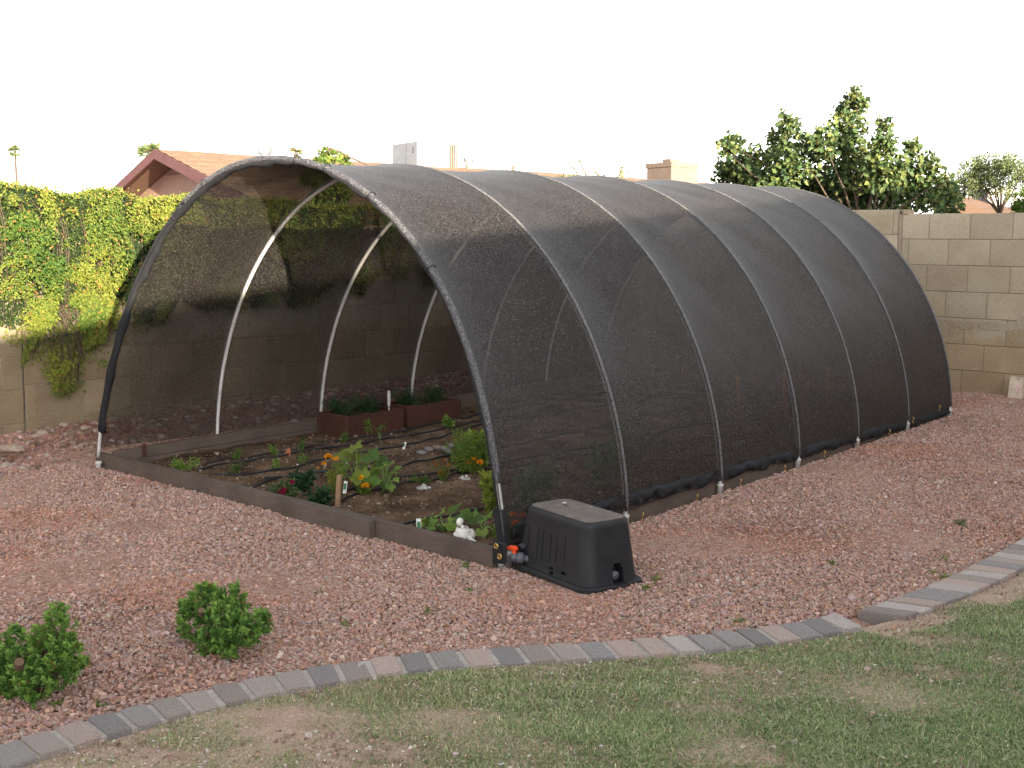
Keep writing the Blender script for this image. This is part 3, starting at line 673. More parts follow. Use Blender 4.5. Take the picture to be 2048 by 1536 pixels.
th = np.linspace(0, math.pi, 400); ct, st_ = np.cos(th), np.sin(th)
HS = np.c_[-W/2-W/2*np.sign(ct)*np.abs(ct)**(2/PP), HH*np.abs(st_)**(2/QQ)]
HS = np.vstack([[[-W+.0, -.03]], HS, [[0, -.03]]]); HS = resample(HS, NA)
def hoop_pt(a, y):                                # a 0..NA-1 index, any y
    f = np.clip(y/.97, 0, 1); f = f*f*(3-2*f)
    p = H0*(1-f)+HS*f
    return p[:, 0], p[:, 1]+gz(p[:, 0]*0-1.86, y)
def hoop_curve(y): 
    x, z = hoop_pt(None, y); return np.c_[x, np.full(NA, y), z]
hoops = []
for i, y in enumerate(HOOP_Y):
    c = hoop_curve(y); c = c[1:-1]
    o = MB().tube(c[::1], .0125 if i else .0115, 10).build('hoop', M['pvc'], tun); hoops.append(o)
    for side, xx, k in ((0, c[0], -W), (1, c[-1], 0)):
        zz = float(gz(xx[0], y)); ssz = .0185
        MB().lathe((xx[0], y, zz-.05), [(.001, 0), (ssz, 0), (ssz, .085), (ssz+.003, .088), (ssz+.003, .104), (ssz-.002, .106), (.001, .106)], 14).build('base_socket', M['pvc'], tun)
# cloth: v runs along the hoop, u along the tunnel
ny_ = 6*14+1; yv = []
for i in range(6):
    for k in range(14): yv.append((HOOP_Y[i]+(HOOP_Y[i+1]-HOOP_Y[i])*k/14, i, k/14))
yv.append((HOOP_Y[6], 6, 0.))
arc = np.r_[0, np.cumsum(np.linalg.norm(np.diff(HS, axis=0), axis=1))]
V = []; UV = []; rowsP = []
for y, i, f in yv:
    c = hoop_curve(y); tg = np.gradient(c[:, [0, 2]], axis=0); nr = np.c_[-tg[:, 1], np.zeros(NA), tg[:, 0]]; nr = unit(nr)
    up = sstep(.25, 1.3, c[:, 2]-gz(c[:, 0], y))
    amp = [.075, .068, .062, .055, .05, .05, 0][i]*(1-.62*sstep(1.25, 1.85, c[:, 2]-gz(c[:, 0], y)))
    sag = math.sin(math.pi*f**.8)**.8*amp*(.25+.75*up)
    wr = .004*vnoise(c[:, 0]*.8+arc*.9, np.full(NA, y), 5)*math.sin(math.pi*f)*np.clip(.5+up, 0, 1)
    off = .0165-sag+wr
    c = c+nr*off[:, None]; 
    lo = gz(c[:, 0], y)+np.where(c[:, 0] < -1.8, .012, .070-.030*float(sstep(2.2, 4.5, np.array(y))))
    c[:, 2] = np.maximum(c[:, 2], lo); rowsP.append(c)
    V.append(c); UV.append(np.c_[np.full(NA, y), arc])
a0, a1 = 3, NA-2                                   # cloth stops above the ground on both sides
a0 = 2; V = np.array(V)[:, a0:a1]; UV = np.array(UV)[:, a0:a1]; n0, n1 = V.shape[:2]
ii = (np.arange(n0-1)[:, None]*n1+np.arange(n1-1)).ravel()
bulk('shade_cloth', V.reshape(-1, 3), np.c_[ii, ii+1, ii+n1+1, ii+n1], M['net'], tun, None, True, UV.reshape(-1, 2))
yE = HOOP_Y[6]+.004; c = hoop_curve(yE); c = c[2:-2]; V = []; UV = []
for f in np.linspace(0, 1, 30):
    q = c.copy(); q[:, 2] = c[:, 2]*f+(1-f)*(gz(c[:, 0], yE)+.05); q[:, 1] += .012*vnoise(q[:, 0]*1.5, q[:, 2], 3.)*f*(1-f)*4; V.append(q); UV.append(np.c_[q[:, 0], q[:, 2]])
V = np.array(V); UV = np.array(UV); n0, n1 = V.shape[:2]; ii = (np.arange(n0-1)[:, None]*n1+np.arange(n1-1)).ravel()
bulk('end_cloth', V.reshape(-1, 3), np.c_[ii, ii+1, ii+n1+1, ii+n1], M['net'], tun, None, True, UV.reshape(-1, 2))
# side hems: doubled black band with loose waves, right and left
for side in (1,):
    e = V[:, -1 if side else 0]; s = 1 if side else -1; P = []
    yy = np.linspace(HOOP_Y[0]+.02, HOOP_Y[6], 260); ex = np.interp(yy, e[:, 1], e[:, 0]); ez = np.interp(yy, e[:, 1], e[:, 2])
    wv = .5+.5*np.sin(yy*6.5+.6*np.sin(yy*2.7)); near = np.min(np.abs(yy[:, None]-np.array(HOOP_Y)[None]), 1); loose = sstep(.03, .25, near)
    ramp_ = np.clip((yy-.25)/.35, 0, 1)*(1-.55*sstep(2.5, 4.5, yy))
    rings = []
    for k, (dx, dz) in enumerate([(.003, .012), (.008, -.004), (.011, -.030), (.006, -.060), (.001, -.058), (-.002, -.028), (-.002, .010)]):
        dx, dz = (dx, dz) if side else (dx*.4, dz*.45)
        lift = loose*(.026*wv+.012*np.sin(yy*17)+.008*np.sin(yy*41+1))*ramp_*(1 if side else .2)
        xx = ex+s*(dx+loose*ramp_*(.018*wv)*(1 if 0 < k < 5 else .2)+.005*np.sin(yy*31+k*1.3)+.004*np.sin(yy*67+k*2.1)); zz = ez+dz*(.9+.25*wv)+lift*(1 if k in (2, 3, 4) else .3)
        zz = np.maximum(zz, gz(xx, yy)+.012)
        rings.append(np.c_[xx, yy, zz])
    rr = [[rings[k][j] for k in range(7)] for j in range(len(yy))]
    MB().loft(rr if side else [r[::-1] for r in rr], 0, True).build('side_hem', M['hem'], tun)
# bands where the cloth is stretched pale over each rib
t = NT('stretched_shade_cloth'); p = t.pos(); v = t.n('ShaderNodeTexVoronoi'); t.l(p, v.inputs['Vector']); v.inputs['Scale'].default_value = 300
sp = t.n('ShaderNodeSeparateColor'); t.l(v.outputs['Color'], sp.inputs[0])
c = t.ramp(sp.outputs[0], [(.15, (.03, .03, .035)), (.55, (.095, .095, .10)), (1, (.18, .175, .18))])
M['band'] = t.done(t.pbsdf(c, .6, 0, t.bump(v.outputs['Distance'], .5, .003), .3))
for i, y in enumerate(HOOP_Y[1:], 1):
    c = hoop_curve(y); tg = np.gradient(c[:, [0, 2]], axis=0); nr = unit(np.c_[-tg[:, 1], np.zeros(NA), tg[:, 0]])
    MB().tube([c[k]+nr[k]*.0095 for k in range(3, NA-2)], .0128, 10).build('rib_band', M['band'], tun)
# front edge: cloth rolled round the first hoop plus a black inner flap
c0 = hoop_curve(0.)[:, :]; tg = np.gradient(c0[:, [0, 2]], axis=0); nr = unit(np.c_[-tg[:, 1], np.zeros(NA), tg[:, 0]])
i0 = 4
pts = [c0[i]+nr[i]*.004+np.array([0, -.003, 0]) for i in range(34, NA-7)]
MB().tube(pts, [.0172+.0012*math.sin(i*1.7) for i in range(len(pts))], 12).build('front_roll', M['roll'], tun)
pts = [c0[i]+nr[i]*.004 for i in range(i0, 35)]
MB().tube(pts, [.0165+.0025*math.sin(i*1.1) for i in range(len(pts))], 12).build('front_roll', M['hem'], tun)['label'] = 'black bunched left half of the front roll'
rr = []
for i in range(i0, NA-5):
    w_ = (.020 if i > 48 else .030)+.008*math.sin(i*.55)+.006*math.sin(i*1.9); w_ *= 1.25 if i > 80 else 1
    if NA-10 < i < NA-5: w_ = .012+.006*math.sin(i*1.5)
    a = c0[i]-nr[i]*.006; t_ = np.array([0, .018+.008*math.sin(i*.8), 0])
    rr.append([a+np.array([0, -.012, 0]), a-nr[i]*w_*.6+np.array([0, -.016, 0]), a-nr[i]*w_+t_*.4, a-nr[i]*w_*.9+t_, a-nr[i]*w_*.3+t_*1.2, a+t_])
MB().loft(rr, 0, True).build('front_flap', M['hem'], tun)
# black strip and grey seam at the foot of the front right hoop
rr = []
for i in range(NA-6, NA-2):
    a = c0[i]+np.array([.012, -.012, 0]); rr.append([a+np.array([-.045, -.014, 0]), a+np.array([.012, -.016, 0]), a+np.array([.016, .012, 0]), a+np.array([-.045, .012, 0])])
MB().loft(rr, 0, False).build('front_flap', M['hem'], tun)
MB().tube([c0[i]+np.array([.020, -.028, 0]) for i in range(NA-9, NA-3)], .0042, 6).build('seam_cord', M['roll'], tun)
for px, py in ((749, 380), (873, 536), (655, 322), (590, 305), (403, 357), (340, 425), (236, 640)):
    p_ = Hy(px, py, 0.); k = int(np.argmin(np.hypot(c0[:, 0]-p_[0], c0[:, 2]-p_[2]))); a = c0[k]+nr[k]*.004; tt = unit((c0[min(k+1, NA-1)]-c0[k-1])[None])[0]; b = np.cross(tt, nr[k]); 
    ring = [a+.0245*(nr[k]*math.cos(q)+b*math.sin(q)) for q in np.linspace(0, 6.283, 17)]
    MB().tube(ring, .0032, 5, caps=False).build('cable_tie', M['black_plastic'], tun)
# brass hooks along the right hem
for px, py in ((1286, 1035), (1395, 1000), (1482, 965), (1570, 937), (1650, 908), (1717, 888), (1780, 865), (1827, 840), (1880, 816)):
    g = Hp(px, py, 0, .045); z0 = max(g[2], float(gz(g[0], g[1]))+.03)
    pts = [(.035+.012*math.sin(q)*(1 if q < 3.4 else -.6), g[1]+.004*math.sin(q*2), z0+.022*math.cos(q*.62)) for q in np.linspace(0, 5.2, 16)]
    MB().tube(pts, .0026, 6).build('brass_hook', M['brass'], tun)
for px, py in ((993, 1092), (1000, 1113)):                   # two brass grommets in the front corner
    g = Hy(px, py, -.155); MB().tube([(g[0]+.011*math.cos(q), g[1]-.003, g[2]+.011*math.sin(q)) for q in np.linspace(0, 6.283, 15)], .0036, 7, caps=False).build('grommet', M['brass'], tun)
    MB().lathe((g[0], g[1]+.004, g[2]), [(.001, 0), (.0095, 0), (.0095, .003), (.001, .003)], 12, axis=(0, -1, 0)).build('grommet_eye', M['brass'], tun)
# black cloth corner and pipe clamp at the front right foot
g = Hy(1000, 1105, -.14)
MB().box((g[0]-.012, g[1]+.012, g[2]-.004), (.085, .02, .105), bev=.008).build('corner_cloth', M['hem'], tun)
g = G(1005, 1133)
MB().lathe((g[0], g[1]-.005, g[2]-.02), [(.001, 0), (.019, 0), (.019, .07), (.001, .07)], 14).build('base_socket', M['pvc'], tun)
cl = MB().tube([(g[0]+.0215*math.cos(q), g[1]-.005+.0215*math.sin(q), g[2]+.015) for q in np.linspace(0, 6.283, 17)], .004, 6, caps=False)
cl.box((g[0]-.034, g[1]-.012, g[2]+.015), (.03, .012, .010), bev=.002); cl.build('pipe_clamp', M['steel'], tun)

# ================================================================== irrigation valve box
vb = empty('valve_box', (.34, .02, .0), 'black plastic irrigation valve box set upside of the gravel by the tunnel corner', 'valve box')
vb['label'] = 'tapered black plastic irrigation valve box on the gravel at the front tunnel corner'
vc = np.array([.362, .045]); va = ang; zb = float(gz(*vc))+.004
def rrect(hx, hy, r_, z, cx=0, cy=0, n=5):
    P = []
    for sx_, sy_, a_ in ((1, 1, 0), (-1, 1, 90), (-1, -1, 180), (1, -1, 270)):
        for k in range(n+1):
            q = R(a_+90*k/n); x, y = cx+sx_*(hx-r_)+r_*math.cos(q), cy+sy_*(hy-r_)+r_*math.sin(q)
            P.append((vc[0]+x*math.cos(va)-y*math.sin(va), vc[1]+x*math.sin(va)+y*math.cos(va), zb+z))
    return P
HT = .298
m = MB().loft([rrect(.302, .180, .075, 0), rrect(.302, .180, .075, .018), rrect(.298, .176, .073, .024), rrect(.283, .160, .07, .025), rrect(.279, .156, .068, .04), rrect(.240, .134, .058, HT-.028), rrect(.238, .132, .056, HT-.010), rrect(.230, .124, .05, HT)], smooth=False)
t = NT('weathered_black_plastic'); p = t.pos(); n1 = t.noise(p, 9, 6, .65); n2 = t.noise(p, 60, 4, .7)
c = t.mix((.0085, .0095, .0125), (.030, .026, .024), t.math('MULTIPLY', t.rampf(n1, .48, .72), t.rampf(n2, .35, .65)))
M['box'] = t.done(t.pbsdf(c, t.rampf(n1, .3, .7, .42, .75), 0, t.bump(n2, .3, .002), .35))
body = m.build('body', M['box'], vb)
cut = MB()
def lb(x, y, z, sx_, sy_, sz_, lean=0.):
    cut.box((vc[0]+x*math.cos(va)-y*math.sin(va), vc[1]+x*math.sin(va)+y*math.cos(va), zb+z), (sx_, sy_, sz_), va, tilt=Matrix.Rotation(lean, 3, 'X'))
tl = math.atan2(.028, .23)
for k, x in enumerate((-.175, -.105, -.065, -.005, .04, .10)): lb(x, -.142, .135+.012*k*.3, .0045, .028, .15-.006*k, -tl)
for x, z in ((-.005, .052), (.085, .050), (.0, .032)): lb(x+.02, -.15, z, .03, .03, .013, -tl)
lb(.27, .02, .055, .08, .062, .07); lb(.262, .02, .085, .08, .04, .05)
cm = cut.build('cutter', M['dark']); bo = body.modifiers.new('b', 'BOOLEAN'); bo.object = cm; bo.solver = 'EXACT'; bo.operation = 'DIFFERENCE'; bo.use_self = True
bpy.context.view_layer.update()
dg = bpy.context.evaluated_depsgraph_get(); me2 = bpy.data.meshes.new_from_object(body.evaluated_get(dg)); body.modifiers.clear(); body.data = me2
bpy.data.objects.remove(cm)
body.data.polygons.foreach_set('use_smooth', [True]*len(body.data.polygons)); body.data.set_sharp_from_angle(angle=R(35))
bv = body.modifiers.new('bevel', 'BEVEL'); bv.width = .004; bv.segments = 2; bv.limit_method = 'ANGLE'; bv.angle_limit = R(40)
t = NT('dusty_black_plastic'); p = t.pos(); n1 = t.noise(p, 14, 5, .6); n2 = t.noise(p, 120, 4, .7)
c = t.mix((.10, .085, .078), (.165, .14, .125), t.rampf(n1, .35, .65)); c = t.mix(c, t.ramp(n2, [(.3, (.6,)*3), (.7, (1.3,)*3)]), .8, 'MULTIPLY')
M['dusty'] = t.done(t.pbsdf(c, .8, 0, t.bump(n2, .5, .003), .3))
lid = MB().loft([rrect(.222, .116, .046, HT-.004), rrect(.222, .116, .046, HT+.004), rrect(.218, .112, .043, HT+.0065)]).build('lid', M['dusty'], vb)
def vbp(x, y, z): return (vc[0]+x*math.cos(va)-y*math.sin(va), vc[1]+x*math.sin(va)+y*math.cos(va), zb+z)
MB().lathe(vbp(-.135, .03, HT+.006), [(.001, 0), (.011, 0), (.011, .006), (.001, .006)], 10).build('lid_bolt', M['steel'], vb)
MB().box(vbp(-.10, .01, HT+.0068), (.03, .014, .0012), va).build('painted_lid_slot', M['dark'], vb)  # raised dark slab: shade of a slot put into its colour
MB().tube([vbp(.20, .02, .05), vbp(.262, .02, .052)], .02, 12).build('pipe_stub', M['grey_pvc'], vb)

bvv = empty('ball_valve', (.08, -.02, .06), 'grey pipe fitting with an orange valve handle between tunnel foot and black box', 'valve')
a, b = Hy(1022, 1114, -.10), Hy(1050, 1117, -.06)
b = a+(b-a)*1.25; dd = b-a
MB().tube([a, a+dd*.35], .022, 14).tube([a+dd*.35, a+dd*.36, a+dd*.72, a+dd*.73], [.022, .0265, .0265, .022], 14).tube([a+dd*.74, a+dd*1.5], .017, 14).build('pipe', M['grey_pvc'], bvv)
h = Hy(1027, 1098, -.09)
mh = MB().box((h[0], h[1], h[2]+.004), (.046, .026, .024), .2, bev=.007); mh.box((h[0]-.028, h[1], h[2]-.001), (.022, .02, .016), .2, bev=.005); mh.lathe((h[0]+.004, h[1], h[2]-.035), [(.001, 0), (.012, 0), (.010, .032), (.001, .032)], 10)
mh.build('handle', M['orange'], bvv)
bl = MB().tube([Hy(1040, 1096, -.06), Hy(1062, 1088, .0)], .020, 12).build('valve_body', M['black_plastic'], bvv)

# ================================================================== planter boxes at the left side
def planter(y0, y1, label, x0=-3.645, x1=-3.285):
    e = empty('planter_box', ((x0+x1)/2, (y0+y1)/2, 0), label, 'planter', 'red brown planter boxes inside the tunnel')
    g = float(gz(x1, y0)); zt = g+.175; th = .022
    for c, s in (((x1-th/2, (y0+y1)/2), (th, y1-y0, .19)), ((x0+th/2, (y0+y1)/2), (th, y1-y0, .19)), (((x0+x1)/2, y0+th/2), (x1-x0-2*th-.003, th, .186)), (((x0+x1)/2, y1-th/2), (x1-x0-2*th-.003, th, .186))):
        MB().box((c[0], c[1], zt-s[2]/2), s, bev=.004).build('panel', M['planter'], e)
    MB().box(((x0+x1)/2, (y0+y1)/2, zt-.09), (x1-x0-2*th-.002, y1-y0-2*th-.002, .12)).build('soil', M['soil'], e)
    return zt-.03
PZ = planter(1.88, 2.50, 'red brown wooden planter box nearer the tunnel opening, dark herbs inside')
PZ2 = planter(2.56, 3.20, 'second red brown wooden planter box, farther into the tunnel')
# trowel stuck upright in the near planter
g = np.array([-3.36, 2.40, PZ]); t0 = empty('trowel', g, 'grey handled trowel stuck upright in the near planter box', 'trowel')
MB().tube([g+np.array([0, 0, .05]), g+np.array([0, 0, .07]), g+np.array([0, 0, .15]), g+np.array([0, 0, .185])], [.010, .012, .014, .009], 10).build('handle', M['pvc'], t0)
MB().tube([g+np.array([0, 0, -.01]), g+np.array([0, 0, .055])], .005, 8).build('shank', M['steel'], t0)
MB().box(g+np.array([0, 0, -.03]), (.05, .006, .07), bev=.002).build('blade', M['steel'], t0)

# ================================================================== plants
def stems_of(m, base, tips, r_=.003, n=5, bow=.02):
    for tp in tips:
        b = np.array(base); mid = (b+tp)/2+rng.normal(0, bow, 3)*np.array([1, 1, .3]); m.tube([b, mid, tp], [r_, r_*.8, r_*.5], n)
GREENS = [(.075, .13, .025), (.10, .16, .035), (.055, .10, .025)]
LIGHTG = [(.15, .23, .045), (.19, .26, .06), (.11, .19, .04)]
DARKG = [(.022, .055, .022), (.03, .07, .03), (.018, .04, .02)]
def bushy(name, base, h, r_, nl, ll, lw, cols, label, cat='plant', group=None, nst=7, feather=False, droop=.4, mat='leaf_soft'):
    base = np.array(base, float); e = empty(name, base, label, cat, group); m = MB()
    tips = [base+np.array([r_*rng.uniform(-.8, .8), r_*rng.uniform(-.8, .8), h*rng.uniform(.55, 1.)]) for _ in range(nst)]
    stems_of(m, base-np.array([0, 0, .01]), tips, .0028)
    m.build('stem', M['stem'], e)
    k = rng.integers(0, nst, nl); f = rng.uniform(.25, 1.05, nl)[:, None]
    P = base+(np.array(tips)[k]-base)*f+rng.normal(0, r_*.16, (nl, 3)); P[:, 2] = np.maximum(P[:, 2], base[2]+.004)
    A = (P-base)*np.array([1, 1, .3])+rng.normal(0, r_*.6, (nl, 3)); Nn = rng.normal(0, .5, (nl, 3))+np.array([0, 0, 1])
    lv = leaves('foliage', P, A, Nn, ll*rng.uniform(.6, 1.2, nl), lw*rng.uniform(.7, 1.2, nl), pal(nl, cols, .18), M[mat], e, .25, droop)
    return e
def lobed(m, base, tip, rad, nrm, tint, lobes=5):
    """a broad lobed squash leaf on its stalk tip"""
    nrm = unit(np.array(nrm, float)[None])[0]; a = unit((tip-base)[None])[0]; a = unit((a-nrm*(a@nrm))[None])[0]; s = np.cross(nrm, a)
    n = 22; V = [tip+nrm*rad*.0]; 
    for i in range(n):
        q = 2*math.pi*i/n; rr = rad*(.86+.15*math.cos(lobes*q)+rng.normal(0, .025))*(.45 if abs(q-math.pi) < .3 else 1)
        V.append(tip+a*rr*math.cos(q)*1.05+a*rad*.45+s*rr*math.sin(q)+nrm*(rad*(.22*abs(math.sin(q))**1.3-.25*max(0, math.cos(q))**2)+rng.normal(0, rad*.035)))
    V[0] = tip+a*rad*.4
    m.add(V, [(0, i+1, (i+1) % n+1) for i in range(n)], 0, False, tint)
def squash(name, base, spots, label, cat, cols, rad, group=None):
    base = np.array(base, float); e = empty(name, base, label, cat, group); m = MB(); ml = MB()
    for (px, py, depth_y, rs) in spots:
        tp = Hy(px, py, base[1]+depth_y); m.tube([base, (base+tp)/2+np.array([0, 0, .02]), tp], [.005, .0045, .0035], 6)
        c = np.array(cols[rng.integers(len(cols))])*(1+rng.normal(0, .1)); lobed(ml, base*np.array([1, 1, 0])+np.array([0, 0, tp[2]]), tp, rad*rs, np.array([rng.normal(.12, .3), rng.normal(-.45, .3), .9]), tuple(np.clip(c, .01, 1)))
    m.build('stem', M['stem'], e); ml.build('foliage', M['leaf_soft'], e); return e
def bloom(e, c, r_, col, name='flower_head', n=70):
    c = np.array(c); d = rdir(n); d[:, 2] = np.abs(d[:, 2])*.8-.1; P = c+d*r_*.35
    leaves(name, P, d+rng.normal(0, .25, (n, 3)), np.array([0, 0, 1])+rng.normal(0, .4, (n, 3)), r_*.75, r_*.6, pal(n, [col, tuple(v*.8 for v in col)], .12), M['petal'], e, .2, .5)

YEL = (.75, .42, .02); ORG = (.72, .22, .01); GOLD = (.70, .33, .015)
# tall marigold left of the squash
b = S(665, 985); e = bushy('marigold', b, .20, .06, 420, .022, .007, [(.13, .17, .03), (.20, .19, .03)], 'tall marigold with amber flower heads left of the big squash leaves', 'flower', 'marigolds in the garden bed')
for px, py, r_ in ((657, 914, .026), (672, 918, .018), (648, 928, .016), (636, 936, .008)): bloom(e, Hy(px, py, b[1]-.01), r_, GOLD)
# squash in the middle
b = S(716, 978); squash('squash_plant', b, [(690, 915, -.02, 1.0), (712, 900, .02, 1.1), (735, 912, .0, 1.1), (755, 925, .05, .9), (700, 935, -.05, 1.0), (722, 940, -.06, .9), (680, 938, 0, .8), (742, 940, .02, .85), (705, 918, .04, .9), (725, 925, .06, 1.), (695, 925, .05, .9), (745, 912, .08, .8), (715, 952, -.08, .8), (735, 955, -.04, .8), (690, 950, -.05, .7), (722, 903, .09, .8)], 'tall squash plant with broad green leaves behind the wooden stake', 'plant', GREENS+[(.13, .17, .03)], .062)
b = S(768, 985); squash('squash_plant', b, [(765, 935, .0, .9), (782, 948, .03, .8), (760, 960, -.03, .8), (778, 970, -.02, .7), (790, 942, .06, .7), (755, 950, .02, .7), (772, 955, .02, .8), (785, 960, 0, .7), (768, 942, .05, .7), (775, 930, .03, .7)], 'smaller lighter squash plant just right of the yellow marigolds', 'plant', LIGHTG, .05)
b = S(727, 985); e = bushy('marigold', b, .07, .07, 220, .02, .007, [(.12, .17, .03)], 'low marigold with lemon yellow heads right of the wooden stake', 'flower', 'marigolds in the garden bed')
for px, py, r_ in ((722, 956, .022), (731, 972, .027), (705, 963, .011), (718, 952, .014)): bloom(e, Hy(px, py, b[1]-.03), r_, YEL)
# petunias
b = S(575, 1000); e = bushy('petunia', b, .09, .075, 240, .034, .022, [(.07, .11, .04), (.05, .09, .035)], 'petunia with a deep burgundy bloom beside the front board', 'flower', 'dark petunias by the front board')
for px, py, r_ in ((565, 982, .030), (585, 964, .018)):
    c = Hy(px, py, b[1]-.05); k = 14; d = np.array([.45, -.75, .45]); bas = unit(np.cross(d, rdir(k))); leaves('flower_head', np.repeat(c[None], k, 0), bas+d*.15, np.repeat(d[None], k, 0), r_, r_*.9, pal(k, [(.16, .006, .03), (.10, .004, .02)], .1), M['petal'], e, .15)
bushy('petunia', S(607, 985), .10, .075, 330, .036, .024, DARKG, 'dark leafy petunia without blooms just right of the burgundy one', 'flower', 'dark petunias by the front board')
bushy('petunia', S(640, 1005), .09, .07, 300, .036, .024, DARKG, 'dark leafy petunia touching the wooden stake on its left', 'flower', 'dark petunias by the front board')
# seedlings along the drip lines
SEED = [((368, 948), .085, .10, 380, 'wide feathery pale green seedling clump nearest the left front board', LIGHTG), ((472, 916), .085, .035, 130, 'dark seedling between the first two drip hoses at the left', GREENS), ((470, 948), .07, .04, 130, 'seedling in front of the second drip hose at the left', GREENS),
        ((548, 912), .075, .03, 100, 'thin seedling left of the terracotta coloured chip', LIGHTG), ((553, 938), .08, .025, 90, 'thin upright seedling in front of the terracotta coloured chip', LIGHTG), ((600, 902), .085, .03, 90, 'wispy seedling right of the terracotta coloured chip', GREENS),
        ((606, 925), .06, .03, 80, 'small wispy seedling below the third drip hose', GREENS), ((688, 888), .075, .04, 120, 'small pepper seedling in front of the near planter box corner', GREENS), ((838, 965), .03, .08, 160, 'low dark sprawling seedling behind the fifth drip hose', GREENS)]
for (px, py), h_, r_, nl, lab, cols in SEED: bushy('seedling', S(px, py), h_, r_, nl, .026, .007, cols, lab, 'plant', 'seedlings along the drip hoses', 4)
# leggy tomato
b = S(765, 893); e = empty('tomato_plant', b, 'leggy tomato seedling with few leaves leaning left before the planter box', 'plant'); tp = Hy(735, 842, b[1]+.05); md = Hy(755, 862, b[1]+.01)
MB().tube([b, md, tp, md+np.array([.002, 0, 0]), Hy(768, 850, b[1])], [.003, .0025, .0015, .002, .0015], 6).build('stem', M['stem'], e)
P = np.concatenate([np.repeat(q[None], k, 0)+rng.normal(0, .012, (k, 3)) for q, k in ((tp, 14), (md, 8), (Hy(768, 850, b[1]), 8), (Hy(737, 858, b[1]), 12))]); n = len(P)
leaves('foliage', P, rng.normal(0, 1, (n, 3))-np.array([0, 0, .6]), rng.normal(0, 1, (n, 3))+np.array([0, -.5, .5]), .035, .015, pal(n, GREENS, .2), M['leaf_soft'], e, .2, .6)
bushy('basil_plant', S(897, 858), .085, .055, 220, .03, .018, LIGHTG, 'small bright green leafy plant in front of the far planter box', 'plant')
b = S(925, 948); bushy('dill_plant', b, .27, .10, 1200, .035, .006, LIGHTG+[(.10, .17, .03)], 'tall feathery green plant beside the grey stones', 'plant', None, 12)
b = S(950, 930); bushy('dill_plant', b, .20, .08, 500, .035, .007, LIGHTG, 'feathery green plant close to the tunnel front edge, above the yellow marigolds', 'plant', None, 8)
b = S(885, 960); e = bushy('marigold', b, .12, .07, 200, .022, .006, [(.13, .13, .025)], 'marigold with small burnt orange blooms under the tall feathery plant', 'flower', 'marigolds in the garden bed')
for px, py in ((873, 932), (888, 922), (897, 930), (880, 945), (870, 925)): bloom(e, Hy(px, py, b[1]-.02), .012, (.45, .13, .01), n=40)
b = S(945, 950); e = bushy('marigold', b, .10, .07, 240, .022, .007, [(.14, .17, .03)], 'marigold with three yellow heads close to the tunnel front edge', 'flower', 'marigolds in the garden bed')
for px, py, r_ in ((921, 914, .018), (938, 925, .022), (960, 925, .024), (948, 918, .015)): bloom(e, Hy(px, py, b[1]-.02), r_, GOLD)
b = S(985, 1022); bushy('pepper_plant', b, .22, .06, 420, .045, .016, [(.16, .22, .04), (.22, .25, .05)], 'upright yellow green plant beside the white pipe at the tunnel front', 'plant', None, 6)
b = S(888, 1062); squash('cucumber_plant', b, [(860, 1035, .02, 1), (880, 1030, .05, 1.1), (905, 1025, .06, 1.), (870, 1050, -.02, 1), (895, 1046, .0, 1.1), (912, 1038, .03, .8), (850, 1048, .03, .7), (925, 1030, .08, .9)], 'low cucumber plant with lobed leaves left of the white figurine', 'plant', LIGHTG+GREENS, .048, 'cucumber plants near the figurine')
b = S(968, 1072); squash('cucumber_plant', b, [(955, 1045, .02, 1), (975, 1038, .05, 1.1), (965, 1060, -.02, 1), (985, 1055, .0, 1.), (950, 1035, .06, .9), (980, 1075, -.02, .9), (958, 1080, -.02, .8)], 'low cucumber plant with lobed leaves right of the white figurine', 'plant', GREENS+LIGHTG, .05, 'cucumber plants near the figurine')
# plants seen through the near cloth
for (x, y, h_, r_, lab, cols) in ((-.45, .75, .30, .14, 'loose green plant seen faintly through the first cloth bay', GREENS), (-.55, 1.5, .36, .16, 'tall green plant seen faintly through the second cloth bay', GREENS), (-.9, 2.3, .3, .15, 'green plant seen faintly through the third cloth bay', GREENS), (-1.6, 1.6, .25, .14, 'green plant in the middle of the bed, deep inside the tunnel', LIGHTG)):
    bushy('tomato_plant', (x, y, soil_z(x, y)), h_, r_, 420, .05, .024, cols, lab, 'plant', 'green plants deeper inside the tunnel')
b = np.array([-.22, .22, soil_z(-.22, .22)]); e = bushy('marigold', b, .11, .10, 320, .024, .007, [(.11, .14, .03)], 'marigold with orange blooms seen through the cloth beside the black box', 'flower', 'marigolds in the garden bed')
for k in range(7): bloom(e, b+np.array([rng.uniform(-.1, .14), rng.uniform(-.08, .12), rng.uniform(.07, .13)]), .020, (.8, .20, .01), n=50)
# herbs in the planters
for (y, z, n_, lab) in ((2.03, PZ, 620, 'low dark herb at the near end of the near planter box'), (2.30, PZ, 620, 'dark fluffy herb behind the trowel in the near planter box'), (2.75, PZ2, 620, 'dark herb at the near end of the far planter box'), (3.03, PZ2, 520, 'lighter green herb at the far end of the far planter box')):
    bushy('herb_plant', (-3.50, y, z-.01), .14, .14, n_, .030, .009, DARKG if y < 3 else DARKG+[(.08, .14, .03)], lab, 'plant', 'herbs in the planter boxes', 10)

